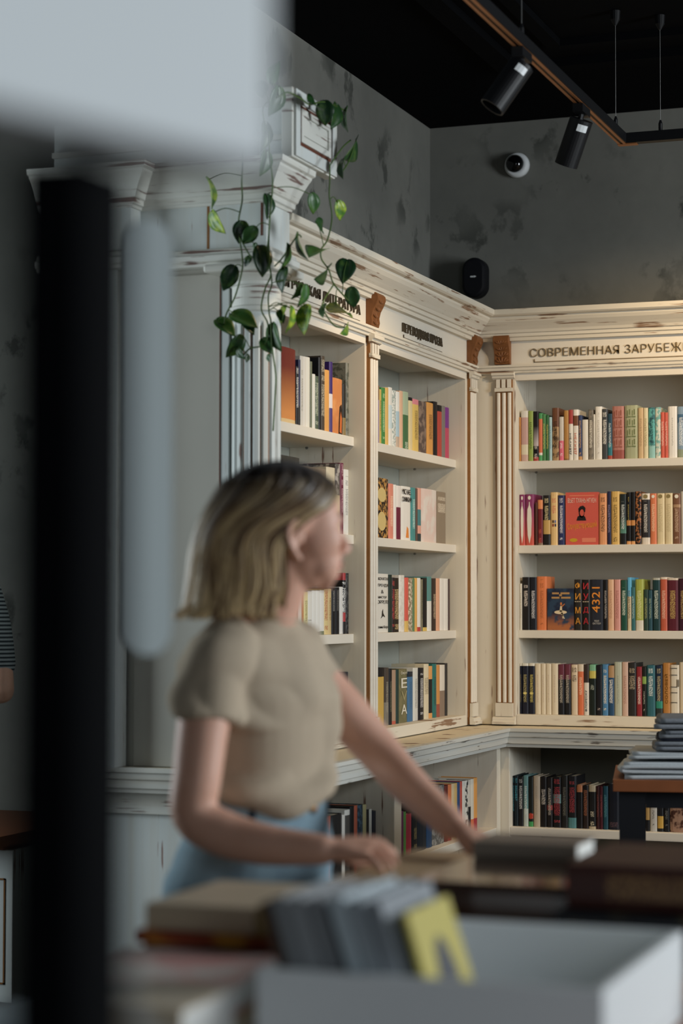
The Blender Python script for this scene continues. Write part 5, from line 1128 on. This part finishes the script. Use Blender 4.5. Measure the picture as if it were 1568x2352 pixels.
me.polygons.foreach_set('use_smooth', [True] * len(fs))
hr = link('hair', me, M_HAIR, WM)
# loose locks over the bob: the edge breaks up and flicks out at the nape
m = MB(); lst = []
for q in range(110):
    qq = rnd.uniform(.03, .97); i0 = 3
    pts = []; 
    for i in range(i0, nr):
        z, th0, rf, rs, rb = rows[i]; th = math.radians(th0) + (2 * PI - 2 * math.radians(th0)) * qq + .03 * math.sin(i + q)
        ca, sa = math.cos(th), math.sin(th); rx = (rf if ca > 0 else rb) + .002; ry = rs + .002
        pts.append(HP(-.010 + ca * rx, sa * ry, z))
    e = pts[-1] - pts[-2]; ca = math.cos(math.radians(97) + (2 * PI - 2 * math.radians(97)) * qq)
    pts.append(pts[-1] + e.normalized() * rnd.uniform(.004, .016) - HF * (.012 if ca < -.8 else 0))
    n0 = len(m.v); R = [.0015] + [.0042] * (len(pts) - 2) + [.001]
    P2_ = smooth_pts(pts, 3); R2_ = [.0015] + [.0036] * (len(P2_) - 2) + [.001]; m.tube(P2_, R2_, 6)
    for j in range(len(P2_)): lst += [(qq * 6, (i0 + j / 3) / (nr - 1), 0)] * 6
me = m.mesh('hair_locks', True); at = me.attributes.new('strand', 'FLOAT_VECTOR', 'POINT'); at.data.foreach_set('vector', [c for t in lst for c in t])
link('hair_locks', me, M_HAIR, WM)
# t-shirt
sh = MB()
loft(sh, [(A(606, 1418), .060, .056, .058), (A(598, 1437), .092, .066, .066), (A(588, 1466), .148, .085, .082), (A(582, 1520), .168, .105, .102), (A(585, 1600), .158, .127, .106), (A(590, 1680), .144, .122, .098), (A(594, 1755), .137, .114, .094), (A(597, 1810), .138, .114, .095), (A(598, 1842), .130, .104, .090), (A(598, 1856), .122, .096, .086)], SD, FD)
limb(sh, [(A(522, 1478, 3.51), .050), (A(496, 1520, 3.475), .057), (A(482, 1590, 3.452), .0565), (A(476, 1650, 3.445), .0575)], 20, (1, 0))
limb(sh, [(A(668, 1500, 3.72), .060), (A(712, 1560, 3.745), .058), (A(742, 1597, 3.745), .054)], 20, (1, 0))
sm = remesh(sh, .0055, 7)
def folds(me, fn):
    n = len(me.vertices); co = np.empty(n * 3); me.vertices.foreach_get('co', co); co = co.reshape(-1, 3)
    no = np.empty(n * 3); me.vertices.foreach_get('normal', no); no = no.reshape(-1, 3)
    co = co + no * fn(co)[:, None]; me.vertices.foreach_set('co', co.ravel()); me.update()
def shirt_fold(co):
    rel = co - np.array(A(592, 1640)); u = rel @ np.array(FD); s = rel @ np.array(SD); z = rel[:, 2]
    lowz = np.clip((-z + .01) / .12, 0, 1)
    f = .015 * lowz * np.sin(38 * u + 22 * s + 30 * z + 1.) + .010 * lowz * np.sin(62 * z + 30 * s - 18 * u)
    f += .012 * np.exp(-((z - .01) / .07) ** 2) * np.sin(48 * z + 30 * u) * np.clip(s / .08, 0, 1)
    f += .007 * np.sin(26 * u - 20 * z + 12 * s) + .0035 * np.sin(50 * s + 14 * z)
    f += .008 * np.exp(-((z + .125) / .03) ** 2)
    return np.clip(f * np.clip((.17 - z) / .03, .15, 1), -.003, .03)
folds(sm, shirt_fold); link('t_shirt', sm, M_SHIRT, WM)
MB().tube([HP(-.055, 0, 0) * 0 + A(606, 1419) + (SD * math.cos(q * PI / 12) * .063 + FD * math.sin(q * PI / 12) * .059) + UP * (.006 - .010 * math.sin(q * PI / 12)) for q in range(25)], .004, 8).build('neckband', M_SHIRT, WM, smooth=True)
# jeans
jn = MB()
loft(jn, [(A(598, 1838), .128, .100, .090), (A(594, 1885), .142, .108, .098), (A(588, 1950), .158, .115, .116), (A(578, 2030), .168, .118, .130), (A(567, 2100), .168, .116, .130), (A(560, 2150), .160, .110, .118)], SD, FD)
for hp, ff in ((lr, -.06), (ll, .03)):
    fp = floorp(hp, ff); kn = (hp + fp) / 2 + FD * .03; kn.z = .46
    limb(jn, [(hp, .102), (hp.lerp(kn, .5), .088), (kn, .070), (kn.lerp(fp, .5) - FD * .01, .066), (Vector((fp.x, fp.y, .13)), .062)], 20)
jm = remesh(jn, .006, 6)
def jean_fold(co):
    rel = co - np.array(hipL); return .003 * np.sin(60 * rel[:, 2] + 30 * (rel @ np.array(SD))) * np.clip(1 - np.abs(rel[:, 2] + .05) / .25, 0, 1)
folds(jm, jean_fold); jo = link('jeans', jm, M_DENIM, WM)
wbp = []
for q in range(33):
    a = 2 * PI * q / 32; wbp.append(A(598, 1850) + SD * math.cos(a) * .131 + FD * math.sin(a) * (.104 if math.sin(a) > 0 else .094))
vs = []; fs = []
for p in wbp:
    o_ = (p - A(598, 1850)).normalized() * .004
    vs += [p + UP * .017, p + o_ + UP * .016, p + o_ - UP * .016, p - UP * .017]
for i in range(32):
    for k in range(4): k2 = (k + 1) % 4; fs.append((i * 4 + k, i * 4 + k2, i * 4 + 4 + k2, i * 4 + 4 + k))
MB().add(vs, fs).build('waistband', M_DENIM, jo)
for q in (3, 12, 20, 28): 
    p = wbp[q]; o_ = (p - A(598, 1850)).normalized(); s_ = UP.cross(o_).normalized(); m = MB()
    m.add([p + o_ * e + s_ * u_ + UP * w_2 for e in (.003, .008) for u_ in (-.005, .005) for w_2 in (-.024, .022)], [(0, 1, 3, 2), (4, 6, 7, 5), (0, 4, 5, 1), (2, 3, 7, 6), (0, 2, 6, 4), (1, 5, 7, 3)]); m.build('belt_loop', plain('dark_denim', '1d2634', .8, .1), jo)
p = wbp[8]; MB().ell(p + FD * .006, (.006, .009, .009), (FD, SD, UP), 14, 8).build('button', plain('brass_button', '8a6030', .35, .5, .8), jo, smooth=True)
for hp, ff in ((lr, -.06), (ll, .03)):
    fp = floorp(hp, ff); s2 = MB()
    limb(s2, [(Vector((fp.x, fp.y, .060)) - FD * .045, .046), (Vector((fp.x, fp.y, .052)) + FD * .06, .046), (Vector((fp.x, fp.y, .040)) + FD * .165, .036)], 16)
    s2.box((fp.x - .03, fp.y - .03, .0), (fp.x + .03, fp.y + .03, .02))
    link('shoe', remesh(s2, .006, 4), M_SHOE, WM)

# ---- second customer, just inside the left edge of the picture
ex = Vector(atD(2, 1590, 6.25)); P2 = Vector((ex.x - .245, ex.y + .02, 0))
FD2, SD2 = Vector((0, 1, 0)), Vector((1, 0, 0))
WP = thing('person', 'person in striped t-shirt cut off by the left edge of the picture', 'person', (P2.x, P2.y, 0))
def Q(s, f, z): return Vector((P2.x + s, P2.y + f, z))
b2 = MB()
loft(b2, [(Q(0, 0, 1.40), .06, .055, .055), (Q(0, 0, 1.36), .16, .07, .08), (Q(0, 0, 1.25), .165, .10, .10), (Q(0, 0, 1.08), .135, .095, .09), (Q(0, 0, .92), .155, .11, .12), (Q(0, 0, .82), .16, .11, .12)], SD2, FD2)
limb(b2, [(Q(0, 0, 1.36), .06), (Q(0, .01, 1.50), .055)], 16); head_parts(b2, Q(0, .03, 1.60), FD2, Vector((-1, 0, 0)), UP)
for s in (-1, 1):
    el = Q(s * .235, .0, 1.06); wr = Q(s * .10, .20, 1.02)
    limb(b2, [(Q(s * .175, 0, 1.33), .05), (Q(s * .21, 0, 1.2), .045), (el, .038), (Q(s * .17, .11, 1.035), .036), (wr, .026)], 14)
    hand(b2, wr, [wr + Vector((-s * (.05 + .006 * k), .05 - .012 * k, .0)) for k in range(4)], [wr + Vector((-s * (.10 + .004 * k), .045 - .014 * k, -.03)) for k in range(4)], [wr + Vector((-s * .01, .03, .0)), wr + Vector((-s * .03, .06, .01)), wr + Vector((-s * .06, .07, .0))], UP)
    limb(b2, [(Q(s * .085, 0, .82), .09), (Q(s * .09, .02, .46), .055), (Q(s * .09, 0, .10), .038), (Q(s * .09, .10, .035), .032), (Q(s * .09, .16, .025), .024)], 14)
link('body', remesh(b2, .008, 5), M_SKIN, WP)
k = NT('striped_jersey', .9, .1); sz = k.n('ShaderNodeSeparateXYZ', i_0=k.pos()); wv = k.math('SINE', k.math('MULTIPLY', sz.outputs[2], 520.))
M_STRIPE = k.col(k.mix(k.step(wv, -.2, .2), lin('2c3338'), lin('9aa2a4')))
s3 = MB(); loft(s3, [(Q(0, 0, 1.415), .07, .062, .062), (Q(0, 0, 1.37), .17, .085, .09), (Q(0, 0, 1.25), .178, .115, .112), (Q(0, 0, 1.08), .155, .11, .105), (Q(0, 0, .90), .165, .12, .128)], SD2, FD2)
for s in (-1, 1): limb(s3, [(Q(s * .165, 0, 1.335), .062), (Q(s * .20, 0, 1.24), .058), (Q(s * .222, 0, 1.125), .054)], 16)
link('striped_t_shirt', remesh(s3, .008, 5), M_STRIPE, WP)
j3 = MB(); loft(j3, [(Q(0, 0, .97), .162, .116, .122), (Q(0, 0, .86), .178, .125, .138), (Q(0, 0, .78), .175, .12, .13)], SD2, FD2)
for s in (-1, 1): limb(j3, [(Q(s * .088, 0, .80), .10), (Q(s * .09, .02, .46), .072), (Q(s * .09, 0, .12), .062)], 16)
link('trousers', remesh(j3, .008, 5), m_denim('dark_denim_trousers', '27323f', '36424f', '4a5560'), WP)
h3 = MB(); h3.ell(Q(0, .005, 1.645), (.088, .108, .082), (SD2, FD2, UP)); link('hair', remesh(h3, .008, 3), plain('dark_brown_hair', '2a1c14', .5, .3), WP)
for s in (-1, 1):
    s4 = MB(); limb(s4, [(Q(s * .09, -.05, .05), .045), (Q(s * .09, .08, .045), .044), (Q(s * .09, .19, .036), .034)], 14); s4.box((Q(s * .09, 0, 0).x - .03, P2.y - .03, 0), (Q(s * .09, 0, 0).x + .03, P2.y + .03, .02))
    link('shoe', remesh(s4, .008, 4), M_SHOE, WP)
